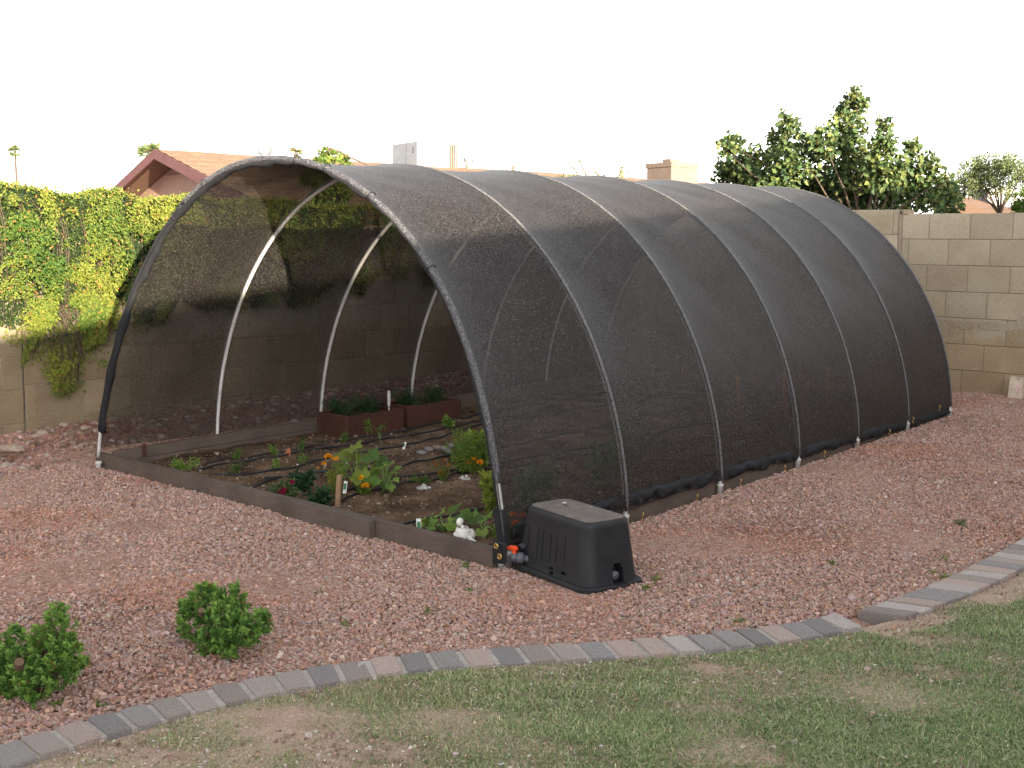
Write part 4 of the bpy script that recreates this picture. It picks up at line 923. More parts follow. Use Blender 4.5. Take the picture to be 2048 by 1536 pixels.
# wooden stake, tags, chip, stones, hoses
b = S(675, 1012); tp = Hy(679, 950, b[1]); tag(MB().tube([b-np.array([0, 0, .04]), b, tp-np.array([0, 0, .004]), tp], [.0175, .0175, .0165, .014], 9, smooth=False).build('wooden_stake', M['stake']), 'short round weathered wooden stake beside the marigolds', 'stake')
def plant_tag(px, py0, py1, w_, lab, tilt=.1, yaw=.9):
    b = S(px, py0); tp = Hy(px, py1, b[1]); h_ = tp[2]-b[2]; e = empty('plant_tag', b, lab, 'plant tag', 'plant tags in the garden bed')
    rot = Matrix.Rotation(tilt, 3, 'Y')
    MB().box((b[0], b[1], b[2]+h_/2-.01), (w_, .0016, h_+.02), yaw, tilt=rot, bev=.0004).build('label_stick', M['tag_white'], e)
    MB().box((b[0]+math.sin(yaw)*.0014, b[1]-math.cos(yaw)*.0014, b[2]+h_*.56), (w_*.72, .0008, h_*.5), yaw, tilt=rot).build('printed_panel', M['tag_green'], e)
plant_tag(690, 984, 962, .022, 'white plant tag standing right of the wooden stake', .12, .75)
plant_tag(838, 1062, 1037, .026, 'white plant tag with a green picture left of the cucumber leaves', -.05, .75)
plant_tag(944, 1082, 1066, .022, 'pale plant tag leaning beside the white figurine', .35, .75)
plant_tag(808, 893, 884, .018, 'small white plant tag by the leggy tomato seedling', .3, .75)
b = S(575, 912); m = MB(); m.add([b+np.array(q) for q in ((-.03, -.01, .0), (.03, 0, .0), (.012, .012, .055), (-.02, .02, .05), (.0, .035, .0))], [(0, 1, 2, 3), (1, 4, 2), (2, 4, 3), (3, 4, 0), (0, 4, 1)], 0, False, (.34, .12, .06))
tag(m.build('clay_chip', M['rock']), 'orange terracotta coloured chip lying on the upper drip hose', 'clay shard')
for k, (px, py, r_, sq, lab) in enumerate(((843, 908, .030, (1.5, .9, .6), 'leftmost long grey stone in the curved stone row'), (858, 896, .030, (1.4, 1, .65), 'second grey stone from the left in the curved stone row'), (875, 888, .032, (1.3, 1, .6), 'brownish grey stone in the middle of the curved stone row'),
                                      (890, 895, .032, (1.4, 1, .55), 'flat grey stone in front of the end stone of the curved row'), (902, 884, .027, (1.1, 1, .8), 'blue grey end stone at the right of the curved stone row'), (898, 903, .028, (1.2, 1, .6), 'pale grey stone lowest on the right of the curved stone row'))):
    b = S(px, py+8); m = MB(); m.ball((b[0], b[1], b[2]+r_*.5), r_, 12, 0, sq, tint=(.17, .16, .16) if k != 2 else (.2, .16, .13), jit=.05); tag(m.build('stone', M['rock']), lab, 'stone', 'grey stones in a curved row')
for px, py, nn, lab in ((846, 978, 9, 'little heap of white crumbled stone below the fifth drip hose'), (930, 965, 6, 'scrap of white crumbled stone near the tunnel front edge')):
    b = S(px, py); m = MB()
    for _ in range(nn): m.ball(b+np.array([rng.normal(0, .022), rng.normal(0, .018), rng.uniform(.002, .02)]), rng.uniform(.006, .013), 6, 0, (1.3, .8, .7), tint=(.5, .5, .47), jit=.3)
    m.ball(b+np.array([0, 0, .002]), .03, 10, 0, (1.6, 1.2, .25), tint=(.34, .33, .31), jit=.15)
    m.sm = [False]*len(m.sm); tag(m.build('white_stone_heap', M['rock']), lab, 'stone heap')
HOSES = [([(405, 928), (413, 925), (464, 917), (513, 910), (583, 902), (675, 887), (732, 874), (809, 862), (960, 832)], 'black drip hose nearest the planter boxes'),
         ([(396, 948), (460, 931), (513, 924), (583, 911), (680, 898), (814, 872), (965, 848)], 'second black drip hose counting from the planter boxes'),
         ([(429, 955), (487, 950), (566, 936), (654, 917), (752, 900), (828, 884), (905, 865), (975, 852)], 'third black drip hose counting from the planter boxes'),
         ([(500, 980), (535, 966), (571, 956), (650, 955), (720, 950), (795, 939), (869, 922), (948, 909), (990, 900)], 'drip hose passing behind the tall squash plant'),
         ([(690, 980), (773, 963), (828, 952), (927, 936), (990, 925)], 'drip hose just behind the yellow marigolds'),
         ([(640, 1020), (653, 1014), (691, 991), (746, 978), (842, 963), (927, 947), (990, 938)], 'drip hose starting by the wooden stake'),
         ([(784, 1048), (828, 1037), (900, 1022), (970, 1012), (1000, 1012)], 'drip hose nearest the white figurine')]
for pts, lab in HOSES:
    Q = [S(*q)+np.array([0, 0, .009]) for q in pts]; out = []
    for i in range(len(Q)-1):
        for f in np.linspace(0, 1, 9)[:-1]:
            q = Q[i]*(1-f)+Q[i+1]*f; q[2] = soil_z(q[0], q[1])+.008+.004*math.sin(q[1]*20); out.append(q)
    out.append(Q[-1]); d = unit((Q[-1]-Q[-2])[None])[0]
    last = out[-1]
    for k in range(1, 40):
        q = last+d*k*.09
        if not (-3.6 < q[0] < -.08 and q[1] < 5.6): break
        q[2] = soil_z(q[0], q[1])+.008; out.append(q)
    tag(MB().tube(out, .0078, 7).build('drip_hose', M['hose']), lab, 'hose', 'black drip hoses on the bed')
b = S(540, 965); MBq = MB().tube([b+np.array([-.03, -.02, .02]), b+np.array([.03, .03, .022])], .011, 8); tag(MBq.build('hose_coupling', M['hem']), 'dark purple coupling on the drip hose near the burgundy petunia', 'coupling')

# figurine: kneeling winged child on a base
f0 = S(925, 1084); f0[2] = float(gz(f0[0], f0[1]))+.02; f0[1] = max(f0[1], .02)
fg = empty('figurine', f0, 'small white plaster angel figurine kneeling inside the front board', 'figurine')
hd = Hy(919, 1045, f0[1]); fz = hd[2]
m = MB(); ox, oy = f0[0], f0[1]
m.lathe((ox, oy, f0[2]), [(.001, 0), (.050, 0), (.049, .015), (.042, .03), (.036, .055), (.030, .075), (.026, fz-f0[2]-.052), (.027, fz-f0[2]-.040), (.020, fz-f0[2]-.030), (.009, fz-f0[2]-.024), (.008, fz-f0[2]-.012), (.001, fz-f0[2]-.008)], 16)
for s in (-1, 1): m.tube([(ox+.022*s, oy-.004, fz-.036), (ox+.036*s, oy-.02, fz-.062), (ox+.010*s, oy-.040, fz-.060)], [.010, .009, .006], 8)
for k in range(9): q = 6.283*k/9; m.tube([(ox+.028*math.cos(q), oy+.028*math.sin(q), fz-.05), (ox+.045*math.cos(q), oy+.045*math.sin(q), f0[2]+.012)], [.003, .006], 5)
m.build('robe', M['plaster'], fg)
m = MB().ball((hd[0], oy, fz), .0185, 14, 0, (.9, .95, 1.12)); m.ball((hd[0], oy-.0175, fz-.002), .003, 6); m.ball((hd[0], oy+.004, fz+.006), .0195, 12, 0, (.95, .9, .95)); m.build('head', M['plaster'], fg)
for s in (-1, 1):
    V = [(ox+.008*s, oy+.018, fz-.03), (ox+.035*s, oy+.026, fz-.028), (ox+.050*s, oy+.03, fz-.045), (ox+.043*s, oy+.03, fz-.07), (ox+.025*s, oy+.026, fz-.085), (ox+.010*s, oy+.02, fz-.065)]
    V2 = [(x, y+.007, z) for x, y, z in V]; m = MB().loft([V, V2] if s > 0 else [V[::-1], V2[::-1]]); m.build('wing', M['plaster'], fg)
m = MB(); 
for k in range(7): m.ball((ox+.04+k*.010, oy+.0-.004*k, f0[2]+.02+.010*math.sin(k)), .016, 8, 0, (1, 1, .8), jit=.1)
m.build('rock_base', M['plaster'], fg)

# long handled tools standing inside the right side, seen through the cloth
TOOLS = [(1480, 868, 1476, 752, 'long handled garden fork standing inside the tunnel behind the cloth, leftmost tool', 'garden_fork'), (1574, 850, 1568, 745, 'long handled hoe standing behind the cloth left of the fourth rib', 'garden_hoe'), (1603, 855, 1600, 742, 'long handled shovel standing behind the cloth right of the fourth rib', 'shovel'), (1652, 835, 1656, 735, 'long handled rake standing behind the cloth, rightmost tool', 'garden_rake')]
for px, py, px1, py1, lab, nm in TOOLS:
    b = Hx(px, py, -.42); b[2] = soil_z(b[0], b[1]); tp = Hx(px1, py1, -.24)
    e = empty(nm, b, lab, 'garden tool', 'garden tools inside the tunnel'); d = unit((tp-b)[None])[0]
    MB().tube([b+d*.16, tp], [.014, .013], 8).build('handle', M['handle'], e)
    m = MB()
    if 'fork' in nm or 'rake' in nm:
        m.tube([b+d*.14+np.array([0, -.07, 0]), b+d*.14+np.array([0, .07, 0])], .006, 6)
        for k in (-.07, -.023, .023, .07): m.tube([b+d*.14+np.array([0, k, 0]), b+np.array([.0, k*1.1, .0])], [.006, .003], 6)
        m.tube([b+d*.13, b+d*.2], .008, 6)
    else:
        m.box(b+d*.08, (.008, .14, .16), bev=.003); m.tube([b+d*.12, b+d*.22], [.012, .014], 8)
    m.build('head', M['steel'], e)

# ================================================================== two clipped shrubs
def shrub(base, blobs, nl, label, stumps):
    e = empty('boxwood_shrub', base, label, 'shrub', 'clipped round shrubs in the gravel'); m = MB(); P = []; A = []; T = []; Nn = []
    tot = sum(b[3]**2 for b in blobs)
    for (px, py, dy, r_) in blobs:
        c = Hy(px, py, base[1]+dy); m.tube([np.array(base)-np.array([0, 0, .02]), (np.array(base)+c)/2+rng.normal(0, .01, 3), c], [.007, .005, .003], 6)
        ntw = int(nl*r_**2/tot/11)
        for _ in range(ntw):                                  # short twigs ending in leaf rosettes
            d = rdir(1)[0]; d[2] = d[2]*.9+.15; q = c+d*r_*rng.uniform(.55, 1.08)**.6; q[2] = max(q[2], float(gz(q[0], q[1]))+.012); ax = unit((d+np.array([0, 0, .7])+rng.normal(0, .3, 3))[None])[0]
            k = 11; t_ = np.linspace(-.8, .5, k)[:, None]; az_ = np.arange(k)*2.4+rng.uniform(0, 6); o1 = unit(np.cross(ax, [.3, .9, .2])[None])[0]; o2 = np.cross(ax, o1)
            rad = np.cos(az_)[:, None]*o1+np.sin(az_)[:, None]*o2
            P.append(q+ax*t_*.020); A.append(rad*(1.1-.5*np.linspace(0, 1, k)[:, None])+ax*(.4+.9*np.linspace(0, 1, k)[:, None])); Nn.append(ax-rad*.3+rng.normal(0, .15, (k, 3)))
            young = np.clip(rng.normal(.35, .25)+np.linspace(-.1, .35, k), 0, 1)[:, None]; T.append((1-young)*np.array([.05, .125, .03])+young*np.array([.19, .31, .07]))
    P, A, Nn, T = map(np.concatenate, (P, A, Nn, T)); n = len(P)
    dead = rng.uniform(0, 1, n) < .018; T[dead] = np.array([.16, .09, .04])
    leaves('foliage', P, A, Nn, rng.uniform(.011, .025, n), rng.uniform(.008, .014, n), np.clip(T*(1+rng.normal(0, .12, (n, 1))), .01, 1), M['leaf'], e, .25, .25)
    m.build('branch', M['bark'], e)
    for px, py, dy, r_ in stumps:
        c = Hy(px, py, base[1]+dy); d = unit((CAM-c)[None])[0]*.6+np.array([0, 0, .5]); MB().tube([c-d*.05, c-d*.012], [r_, r_], 10, smooth=False).build('cut_branch', M['cutwood'], e)
b1 = G(440, 1300); shrub(b1, [(410, 1215, 0, .075), (460, 1225, .02, .075), (395, 1255, -.02, .07), (440, 1265, -.05, .08), (490, 1260, 0, .075), (515, 1252, .03, .05), (420, 1290, -.05, .06), (470, 1290, -.04, .06), (385, 1220, .02, .05), (468, 1195, .02, .04), (405, 1192, 0, .04)], 5200, 'round dark green shrub standing alone in the gravel, right of the other', [(403, 1217, -.09, .012), (411, 1263, -.10, .012)])
b2 = G(72, 1395); shrub(b2, [(30, 1300, 0, .075), (20, 1345, -.03, .085), (70, 1335, 0, .085), (110, 1310, .02, .075), (115, 1265, .03, .055), (112, 1235, .03, .035), (135, 1320, .03, .06), (75, 1375, -.03, .06), (110, 1350, 0, .06), (-10, 1330, 0, .08), (30, 1380, -.03, .06), (90, 1285, .02, .05)], 6400, 'dark green shrub with one tall shoot, cut off by the left edge of the photo', [(38, 1320, -.13, .016)])
# weeds in the gravel
WEEDS = [((930, 1140), .06, .035, 60, 'tuft of grass at the foot of the front board'), ((1920, 1052), .05, .05, 120, 'small dark green weed in the gravel toward the right wall'), ((1893, 1160), .03, .06, 80, 'flat weed beside the pavers at the right'), ((1890, 1120), .02, .06, 60, 'faint weed above the flat one near the right pavers'),
         ((1870, 1150), .02, .05, 50, 'pale weed patch left of the flat weed near the right pavers'), ((1310, 1165), .03, .05, 90, 'weed at the right end of the black box'), ((1290, 1180), .025, .05, 80, 'weed in front of the right end of the black box'), ((1485, 1248), .03, .05, 60, 'dry weed touching the paver curve'),
         ((940, 1185), .03, .03, 50, 'little weed in the gravel in front of the black box'), ((855, 1228), .03, .02, 40, 'tiny weed in open gravel left of the box'), ((1663, 1130), .03, .02, 40, 'tiny yellow green weed in open gravel right of the box'), ((640, 1190), .02, .03, 40, 'tiny weed in gravel in front of the splice board'), ((690, 1255), .05, .012, 20, 'single thin upright weed near the pavers'), ((200, 1412), .02, .05, 50, 'pale weed beside the paver joint near the left shrub'), ((115, 1412), .02, .05, 60, 'limp pale weed below the left shrub')]
for (px, py), h_, r_, nl, lab in WEEDS: bushy('weed', G(px, py), h_*.7, r_*.62, int(nl*.6), .020, .004, LIGHTG+GREENS if 'dark' not in lab else DARKG+GREENS, lab, 'weed', 'weeds in the gravel', 5)

# paper bag by the back wall at the right edge
b = G(2032, 797); bg = empty('paper_bag', b, 'open paper bag with a pale printed oval standing at the back wall', 'bag')
yw = -.12; hb = .205; ring0 = [(-.062, -.04), (-.02, -.045), (.02, -.045), (.062, -.04), (.058, .04), (-.058, .04)]
topz = [0, -.004, -.024, .002, 0, .004]
rg = []
for z, k in ((0, 1), (.02, 1.03), (.1, .98), (hb, .93)): rg.append([(b[0]+x*k, b[1]+y*k*(1 if z < .15 else .6), b[2]+z+(topz[i]*1.6 if z == hb else 0)) for i, (x, y) in enumerate(ring0)])
MB().loft(rg, caps=False).build('bag_body', M['paper'], bg)
el = [(b[0]+.030+.022*math.cos(q), b[1]-.047+.004*math.sin(q), b[2]+.10+.055*math.sin(q)) for q in np.linspace(0, 2*math.pi, 18, endpoint=False)]
MB().loft([[(x, y+.002, z) for x, y, z in el], [(x, y-.002, z) for x, y, z in el]]).build('printed_oval', M['paper_print'], bg)

# ================================================================== neighbouring house behind the left wall
R0 = np.array([-17.13, 9.085, 3.4]); dv = np.array([.26, .966, 0.]); dv /= np.linalg.norm(dv); nv = np.array([dv[1], -dv[0], 0.])
UPV = np.array([0, 0, 1.])
house = empty('house', R0*np.array([1, 1, 0]), 'tan stucco house with shingle roof and red fascia beyond the left wall', 'house')
HW, PITCH, LEN = 5.4, .225, 15.2
def hp(s, o, z): return R0*np.array([1, 1, 0])+dv*s+nv*o+UPV*z
def roofz(o): return 3.4-abs(o)*PITCH
V = [hp(0, 0, 3.4), hp(LEN, 0, 3.4), hp(LEN, HW, roofz(HW)), hp(0, HW, roofz(HW)), hp(0, -HW, roofz(HW)), hp(LEN, -HW, roofz(HW))]
sl = HW*math.hypot(1, PITCH)
nS = 40; RV = []; RU = []; RF = []
for sgn in (1, -1):
    for i in range(nS+1):
        for j in range(26):
            o = HW*j/25; s = LEN*i/nS; wob = .012*vnoise(np.array(s), np.array(o*sgn), 2.)
            RV.append(hp(s, o*sgn, roofz(o)+float(wob)+(.012*((j*1.0) % 2)))); RU.append((s, sl*j/25+sgn*20))
        
for q in range(2):
    for i in range(nS):
        for j in range(25):
            k = q*(nS+1)*26+i*26+j; f = (k, k+1, k+27, k+26); RF.append(f if q else f[::-1])
roof = bulk('roof', RV, RF, M['shingle'], house, None, False, RU)
m = MB()
for sgn in (1, -1):
    a, b, c, d_ = hp(.02, 0, 3.4-.03), hp(LEN, 0, 3.37), hp(LEN, sgn*HW, roofz(HW)-.03), hp(.02, sgn*HW, roofz(HW)-.03)
    lo = [p_-UPV*.06 for p_ in (a, b, c, d_)]; m.hexa([*lo, a, b, c, d_] if sgn > 0 else [*lo[::-1], d_, c, b, a])
m.build('soffit', M['soffit'], house)
for sgn in (1, -1):                                         # red rake boards
    P0, P1 = hp(-.03, 0, 3.395), hp(-.03, sgn*(HW+.05), roofz(HW+.05)-.005); h_ = UPV*.19; th = dv*.045
    m = MB().hexa([P0-h_, P1-h_, P1-h_+th, P0-h_+th, P0, P1, P1+th, P0+th]); m.build('fascia', M['redwood'], house)
P0, P1 = hp(0, HW+.01, roofz(HW)-.02), hp(LEN, HW+.01, roofz(HW)-.02); MB().hexa([P0-UPV*.2, P1-UPV*.2, P1-UPV*.2+nv*.04, P0-UPV*.2+nv*.04, P0, P1, P1+nv*.04, P0+nv*.04]).build('fascia', M['redwood'], house)
g0 = .62; WW = HW-.65
pr_ = [hp(g0, -WW, 0), hp(g0, WW, 0), hp(g0, WW, roofz(WW)-.1), hp(g0, 0, 3.29), hp(g0, -WW, roofz(WW)-.1)]
m = MB(); m.loft([[p_ for p_ in pr_], [p_+dv*(LEN-1.2) for p_ in pr_]]); m.build('wall', M['stucco'], house)
m = MB()                                                    # slatted gable vent below the ridge
for k in range(3):
    z0, z1 = 2.96+k*.10, 2.96+k*.10+.016; w0 = (3.27-z1)/PITCH*.93
    m.hexa([hp(g0-.03, -w0, z0), hp(g0-.03, w0, z0), hp(g0-.001, w0, z0), hp(g0-.001, -w0, z0), hp(g0-.03, -w0, z1), hp(g0-.03, w0, z1), hp(g0-.001, w0, z1), hp(g0-.001, -w0, z1)])
m.build('gable_vent', M['soffit'], house)
m = MB(); o1 = .62
m.hexa([hp(g0-.14, o1-.035, 2.86), hp(g0-.14, o1+.035, 2.86), hp(g0-.002, o1+.035, 2.80), hp(g0-.002, o1-.035, 2.80), hp(g0-.14, o1-.035, 3.12), hp(g0-.14, o1+.035, 3.12), hp(g0-.002, o1+.035, 3.12), hp(g0-.002, o1-.035, 3.12)]); m.build('bracket', M['stucco'], house)
def ridge_s(px):
    ss = np.linspace(0, 24, 600); xs_r = np.array([project(R0+dv*s)[0] for s in ss]); return float(np.interp(px, xs_r, ss))
def turbine(px, o, h0, rr, label=None):
    s = ridge_s(px); c = hp(s, o, roofz(o)-.05); m = MB(); m.lathe(c, [(rr*.7, 0), (rr*.7, h0), (rr*.75, h0+.01), (.01, h0+.011)], 14)
    n = 18; cz = h0+.02
    for k in range(n):
        q = 2*math.pi*k/n; V = []
        for t_ in np.linspace(0, math.pi, 7): rad = rr*(.35+.65*math.sin(t_)); V.append((rad, cz+rr*.75*(1-math.cos(t_))))
        A = [(c[0]+r_*math.cos(q), c[1]+r_*math.sin(q), c[2]+z) for r_, z in V]; B = [(c[0]+r_*.93*math.cos(q+.26), c[1]+r_*.93*math.sin(q+.26), c[2]+z) for r_, z in V]
        m.add(A+B, [(i, i+7, i+8, i+1) for i in range(6)])
    m.lathe(c+UPV*(cz+rr*1.42), [(.001, 0), (rr*.5, 0), (rr*.4, .03), (.001, .06)], 14)
    m.build('turbine_vent', M['steel'], roof)
turbine(539, -.25, .10, .17); turbine(931, .15, .16, .13); turbine(1241, .15, .14, .14)
s = ridge_s(1003); MB().lathe(hp(s, .5, roofz(.5)-.05), [(.05, 0), (.05, .22), (.085, .23), (.08, .28), (.001, .29)], 10).build('vent_pipe', M['steel'], roof)
MB().tube([hp(ridge_s(1030), .2, roofz(.2)), hp(ridge_s(1030), .2, roofz(.2)+.32)], .03, 8).build('vent_pipe', M['steel'], roof)
s = ridge_s(1352); m = MB()
def hbox(m, s0, s1, o0, o1, z0, z1, mi=0): m.hexa([hp(s0, o0, z0), hp(s0, o1, z0), hp(s1, o1, z0), hp(s1, o0, z0), hp(s0, o0, z1), hp(s0, o1, z1), hp(s1, o1, z1), hp(s1, o0, z1)], mi); return m
ss = min(s, LEN-.2)-.5; wch = project(hp(ss, .4, 3.3))[2]; k = wch/F
zt_c = CAM[2]+(Hz(1352, 327, 9)-CAM)[2]*0; zt_c = D(1352, 324, wch)[2]; zc2 = D(1352, 317, wch)[2]
hbox(m, ss-.0, ss+.95, -.62, .35, 2.6, zt_c-.12); hbox(m, ss-.03, ss+.98, -.65, .38, zt_c-.118, zt_c); hbox(m, ss+.22, ss+.55, -.25, .06, zt_c+.001, zc2+.02)
m.build('chimney', M['stucco_pale'], roof)
# rooftop cooler
s = ridge_s(833)-.13; o0 = .25; c = hp(s, o0, 3.2); wac = project(c)[2]; zt = D(833, 283, wac)[2]
ac = empty('rooftop_cooler', c, 'white sheet metal cooling unit standing on the neighbouring house roof', 'cooling unit')
m = MB(); hbox(m, s, s+.86, o0-1.15, o0, 3.0, zt); m.build('cabinet', M['sheet'], ac)
m = MB(); hbox(m, s-.006, s-.001, o0-.50, o0-.492, 3.0, zt-.02); hbox(m, s-.006, s-.001, o0-.20, o0-.13, zt-.26, zt-.11); m.build('access_panel', M['glass'], ac)
m = MB()
for q in range(7): hbox(m, s+.88, s+1.04, o0-.90+q*.13, o0-.82+q*.13, 3.02, zt-.02)
hbox(m, s+.865, s+.88, o0-.93, o0, 3.0, zt-.01); m.build('louver_panel', M['louver'], ac)
m = MB(); 
for q in range(4): hbox(m, s+.882+q*.052, s+.882+q*.052+.03, o0+.002, o0+.03, 3.02, zt-.02)
m.build('louver_panel', M['louver'], ac)
MB().tube([hp(s-.02, o0-.95, zt-.45), hp(s-.55, o0-1.0, 3.2)], .012, 6).build('brace', M['steel'], ac)

# ================================================================== trees
def grow(m, base, tips, r0_, sides=6):
    base = np.array(base, float)
    for tp in tips:
        tp = np.array(tp, float); k = 5; pts = [base+(tp-base)*f+np.array([0, 0, .12*np.linalg.norm(tp-base)*math.sin(math.pi*f)*.5])+rng.normal(0, .02*np.linalg.norm(tp-base), 3)*(0 < f < 1) for f in np.linspace(0, 1, k)]
        m.tube(pts, [r0_*(1-.8*f) for f in np.linspace(0, 1, k)], sides)
def crown_tree(name, base, trunk_top, blobs, nl, ll, lw, cols, label, cat='tree', tr=.07, group=None, clump=.35, sparse=.9, mat='leaf'):
    """blobs: (centre, radius); leaves gather in clumps along twigs inside each blob"""
    e = empty(name, base, label, cat, group); m = MB(); m.tube([base, (np.array(base)+trunk_top)/2+rng.normal(0, .03, 3), trunk_top], [tr, tr*.8, tr*.65], 8); m.build('trunk', M['bark'], e)
    mb_ = MB(); grow(mb_, trunk_top, [c for c, r_ in blobs], tr*.45); vol = sum(r_**2 for c, r_ in blobs); P = []; A = []; T = []
    for c, r_ in blobs:
        nb = max(12, int(nl*r_**2/vol)); nc = max(3, int(nb/9)); cc = np.array(c)+inball(nc)*r_*np.array([1, 1, 1.05])*sparse
        for j in range(min(nc, 9)): mb_.tube([np.array(c), cc[j]], [tr*.12, tr*.05], 4)
        k = rng.integers(0, nc, nb); q = cc[k]+rng.normal(0, r_*clump*.28, (nb, 3)); P.append(q); A.append((q-np.array(c))*.8/r_+rng.normal(0, .7, (nb, 3))-np.array([0, 0, .35]))
        T.append(pal(nb, cols, .16)*(1+.25*rng.normal(0, 1, (nc, 1))[k]*.6))
    P, A, T = map(np.concatenate, (P, A, T)); n = len(P)
    cr = leaves('crown', P, A, rng.normal(0, .7, (n, 3))+np.array([.3, -.3, .6]), ll*rng.uniform(.6, 1.15, n), lw*rng.uniform(.7, 1.15, n), np.clip(T, .008, 1), M[mat], e, .2, .4)
    mb_.build('limbs', M['bark'], e); return e
def B(px, py, rpx, y0, dy): 
    c = Hy(px, py, y0+dy); return c, rpx*project(c)[2]/F
TR = [(1462, 292, 22), (1450, 300, 16), (1478, 338, 42), (1455, 350, 22), (1530, 350, 50), (1576, 250, 24), (1560, 285, 22), (1592, 315, 45), (1600, 385, 55), (1500, 395, 45), (1650, 285, 30), (1700, 212, 26), (1715, 200, 18), (1690, 260, 36), (1704, 335, 55), (1660, 385, 45), (1770, 255, 16), (1765, 280, 22), (1770, 335, 42), (1830, 300, 20), (1848, 335, 30), (1800, 385, 55), (1875, 395, 38), (1893, 365, 18), (1550, 400, 45), (1730, 395, 50), (1890, 410, 25)]
bl = [B(a, b_, r_, 9.1, rng.uniform(-.5, .6)) for a, b_, r_ in TR]
crown_tree('broadleaf_tree', np.array([-2.3, 9.2, .2]), np.array([-2.3, 9.2, 1.5]), bl, 11500, .074, .06, [(.055, .09, .034), (.08, .115, .038), (.12, .14, .045), (.042, .07, .03)], 'dark broad leaved tree standing behind the back wall, ragged against the sky', tr=.05, clump=.75)
TR = [(1945, 345, 28), (1975, 335, 30), (2000, 350, 25), (1930, 370, 22), (1955, 372, 20), (2030, 335, 22), (2045, 355, 20), (2010, 325, 18), (1990, 375, 16), (2020, 380, 14)]
bl = [B(a, b_, r_, 17., rng.uniform(-.6, .6)) for a, b_, r_ in TR]; tb = Hy(2000, 430, 17.)
crown_tree('mesquite_tree', np.array([tb[0], 17., .2]), np.array([tb[0], 17., tb[2]]), bl, 8000, .05, .02, [(.12, .155, .06), (.15, .175, .07), (.09, .125, .05)], 'airy pale green tree at the right edge, beyond the back wall', tr=.05, clump=.6, sparse=1.05)
bl = [B(a, b_, r_, 12., dy) for a, b_, r_, dy in ((2050, 400, 22, 0), (2060, 425, 35, 0), (2035, 418, 16, .1), (2075, 390, 30, .2))]; c = bl[1][0]
crown_tree('hedge_bush', np.array([c[0], 12., .2]), np.array([c[0], 12., 1.2]), bl, 2200, .05, .02, [(.05, .10, .02), (.07, .12, .02)], 'dense dark green bush cut off by the right edge above the back wall', 'bush', tr=.05, clump=.5)
# leafy tree in front of the roof, top sticking over the tunnel ridge
TR = [(638, 314, 12), (656, 304, 11), (672, 316, 11), (690, 320, 10), (645, 335, 24), (622, 355, 20), (655, 365, 28), (690, 350, 24), (640, 390, 26), (675, 395, 30)]
bl = []
for a, b_, r_ in TR: c = D(a, b_, 13.5+rng.uniform(-.3, .3)); bl.append((c, r_*13.5/F))
cb = D(655, 400, 13.5)
crown_tree('citrus_tree', np.array([cb[0], cb[1], 0.]), np.array([cb[0], cb[1], 1.5]), bl, 2600, .06, .035, [(.08, .12, .025), (.13, .16, .03), (.05, .085, .02)], 'leafy green tree in front of the neighbouring roof with its top above the tunnel', tr=.05)
a = [D(px, py, 13.4) for px, py in ((648, 312), (660, 297), (680, 304), (700, 315), (722, 324), (735, 330))]
tag(MB().tube(a, [.018, .02, .018, .015, .012, .008], 6).build('bare_branch', M['bark']), 'dark bare branch arching over the leafy tree top above the tunnel', 'branch')
# twiggy shrub above the ridge
tw = empty('twiggy_shrub', D(1190, 420, 13.)*np.array([1, 1, 0]), 'sparse twiggy shrub with thin upright shoots above the tunnel ridge', 'shrub'); m = MB(); P = []
for pts in ([(1200, 420), (1165, 370), (1150, 340), (1132, 322)], [(1190, 420), (1172, 350), (1155, 310)], [(1200, 420), (1190, 370), (1180, 355)], [(1215, 420), (1205, 365), (1182, 330)], [(1180, 420), (1150, 355), (1145, 345)], [(1130, 420), (1128, 360), (1127, 345)], [(1230, 420), (1225, 370), (1240, 348), (1247, 332)], [(1220, 420), (1215, 375), (1200, 360)], [(1160, 420), (1180, 362), (1210, 350)]):
    q = [D(x, y, 13.+rng.normal(0, .15)) for x, y in pts]; m.tube(q, [.012*(1-.7*i/len(q)) for i in range(len(q))], 5)
    for i in range(len(q)-1):
        for _ in range(16): P.append(q[i]+(q[i+1]-q[i])*rng.uniform()+rng.normal(0, .025, 3))
for _ in range(260): P.append(D(rng.uniform(1110, 1245), rng.uniform(352, 400), 13+rng.normal(0, .15)))
m.build('branch', M['bark'], tw); n = len(P); leaves('foliage', P, rng.normal(0, 1, (n, 3)), rng.normal(0, 1, (n, 3)), .035, .018, pal(n, [(.11, .14, .04), (.2, .17, .05)], .2), M['leaf'], tw)
def palm(base, top, crown_r, nf, label, tr, cols, drop=.35, flen=1.0, updir=.45):
    e = empty('palm_tree', base, label, 'palm tree', 'palms on the skyline'); base, top = np.array(base, float), np.array(top, float)
    MB().tube([base, (base+top)/2+np.array([crown_r*.1, 0, 0]), top], [tr*1.2, tr, tr*.9], 8).build('trunk', M['bark'], e)
    P = []; A = []; Nn = []; L = []; mb_ = MB()
    for k in range(nf):
        d = rdir(1)[0]; d[2] = d[2]*.8+updir; d = d/np.linalg.norm(d); pe = top+d*crown_r*.45; mb_.tube([top, pe], [crown_r*.02, crown_r*.012], 4)
        s = unit(np.cross(d, [0, 0, 1.])[None])[0]; u = np.cross(s, d)
        for t_ in np.linspace(-1.25, 1.25, 17): P.append(pe); A.append(d*math.cos(t_)+s*math.sin(t_)-np.array([0, 0, drop*abs(t_)*.3])); Nn.append(u+rng.normal(0, .1, 3)); L.append(crown_r*flen*.62*(1-.25*abs(t_)))
    n = len(P); leaves('fronds', P, A, Nn, np.array(L), crown_r*.075, pal(n, cols, .15), M['palm'], e, .1, .5)
    mb_.build('frond_stalk', M['stem'], e); return e
PG = [(.07, .11, .045), (.10, .14, .05), (.16, .16, .07)]
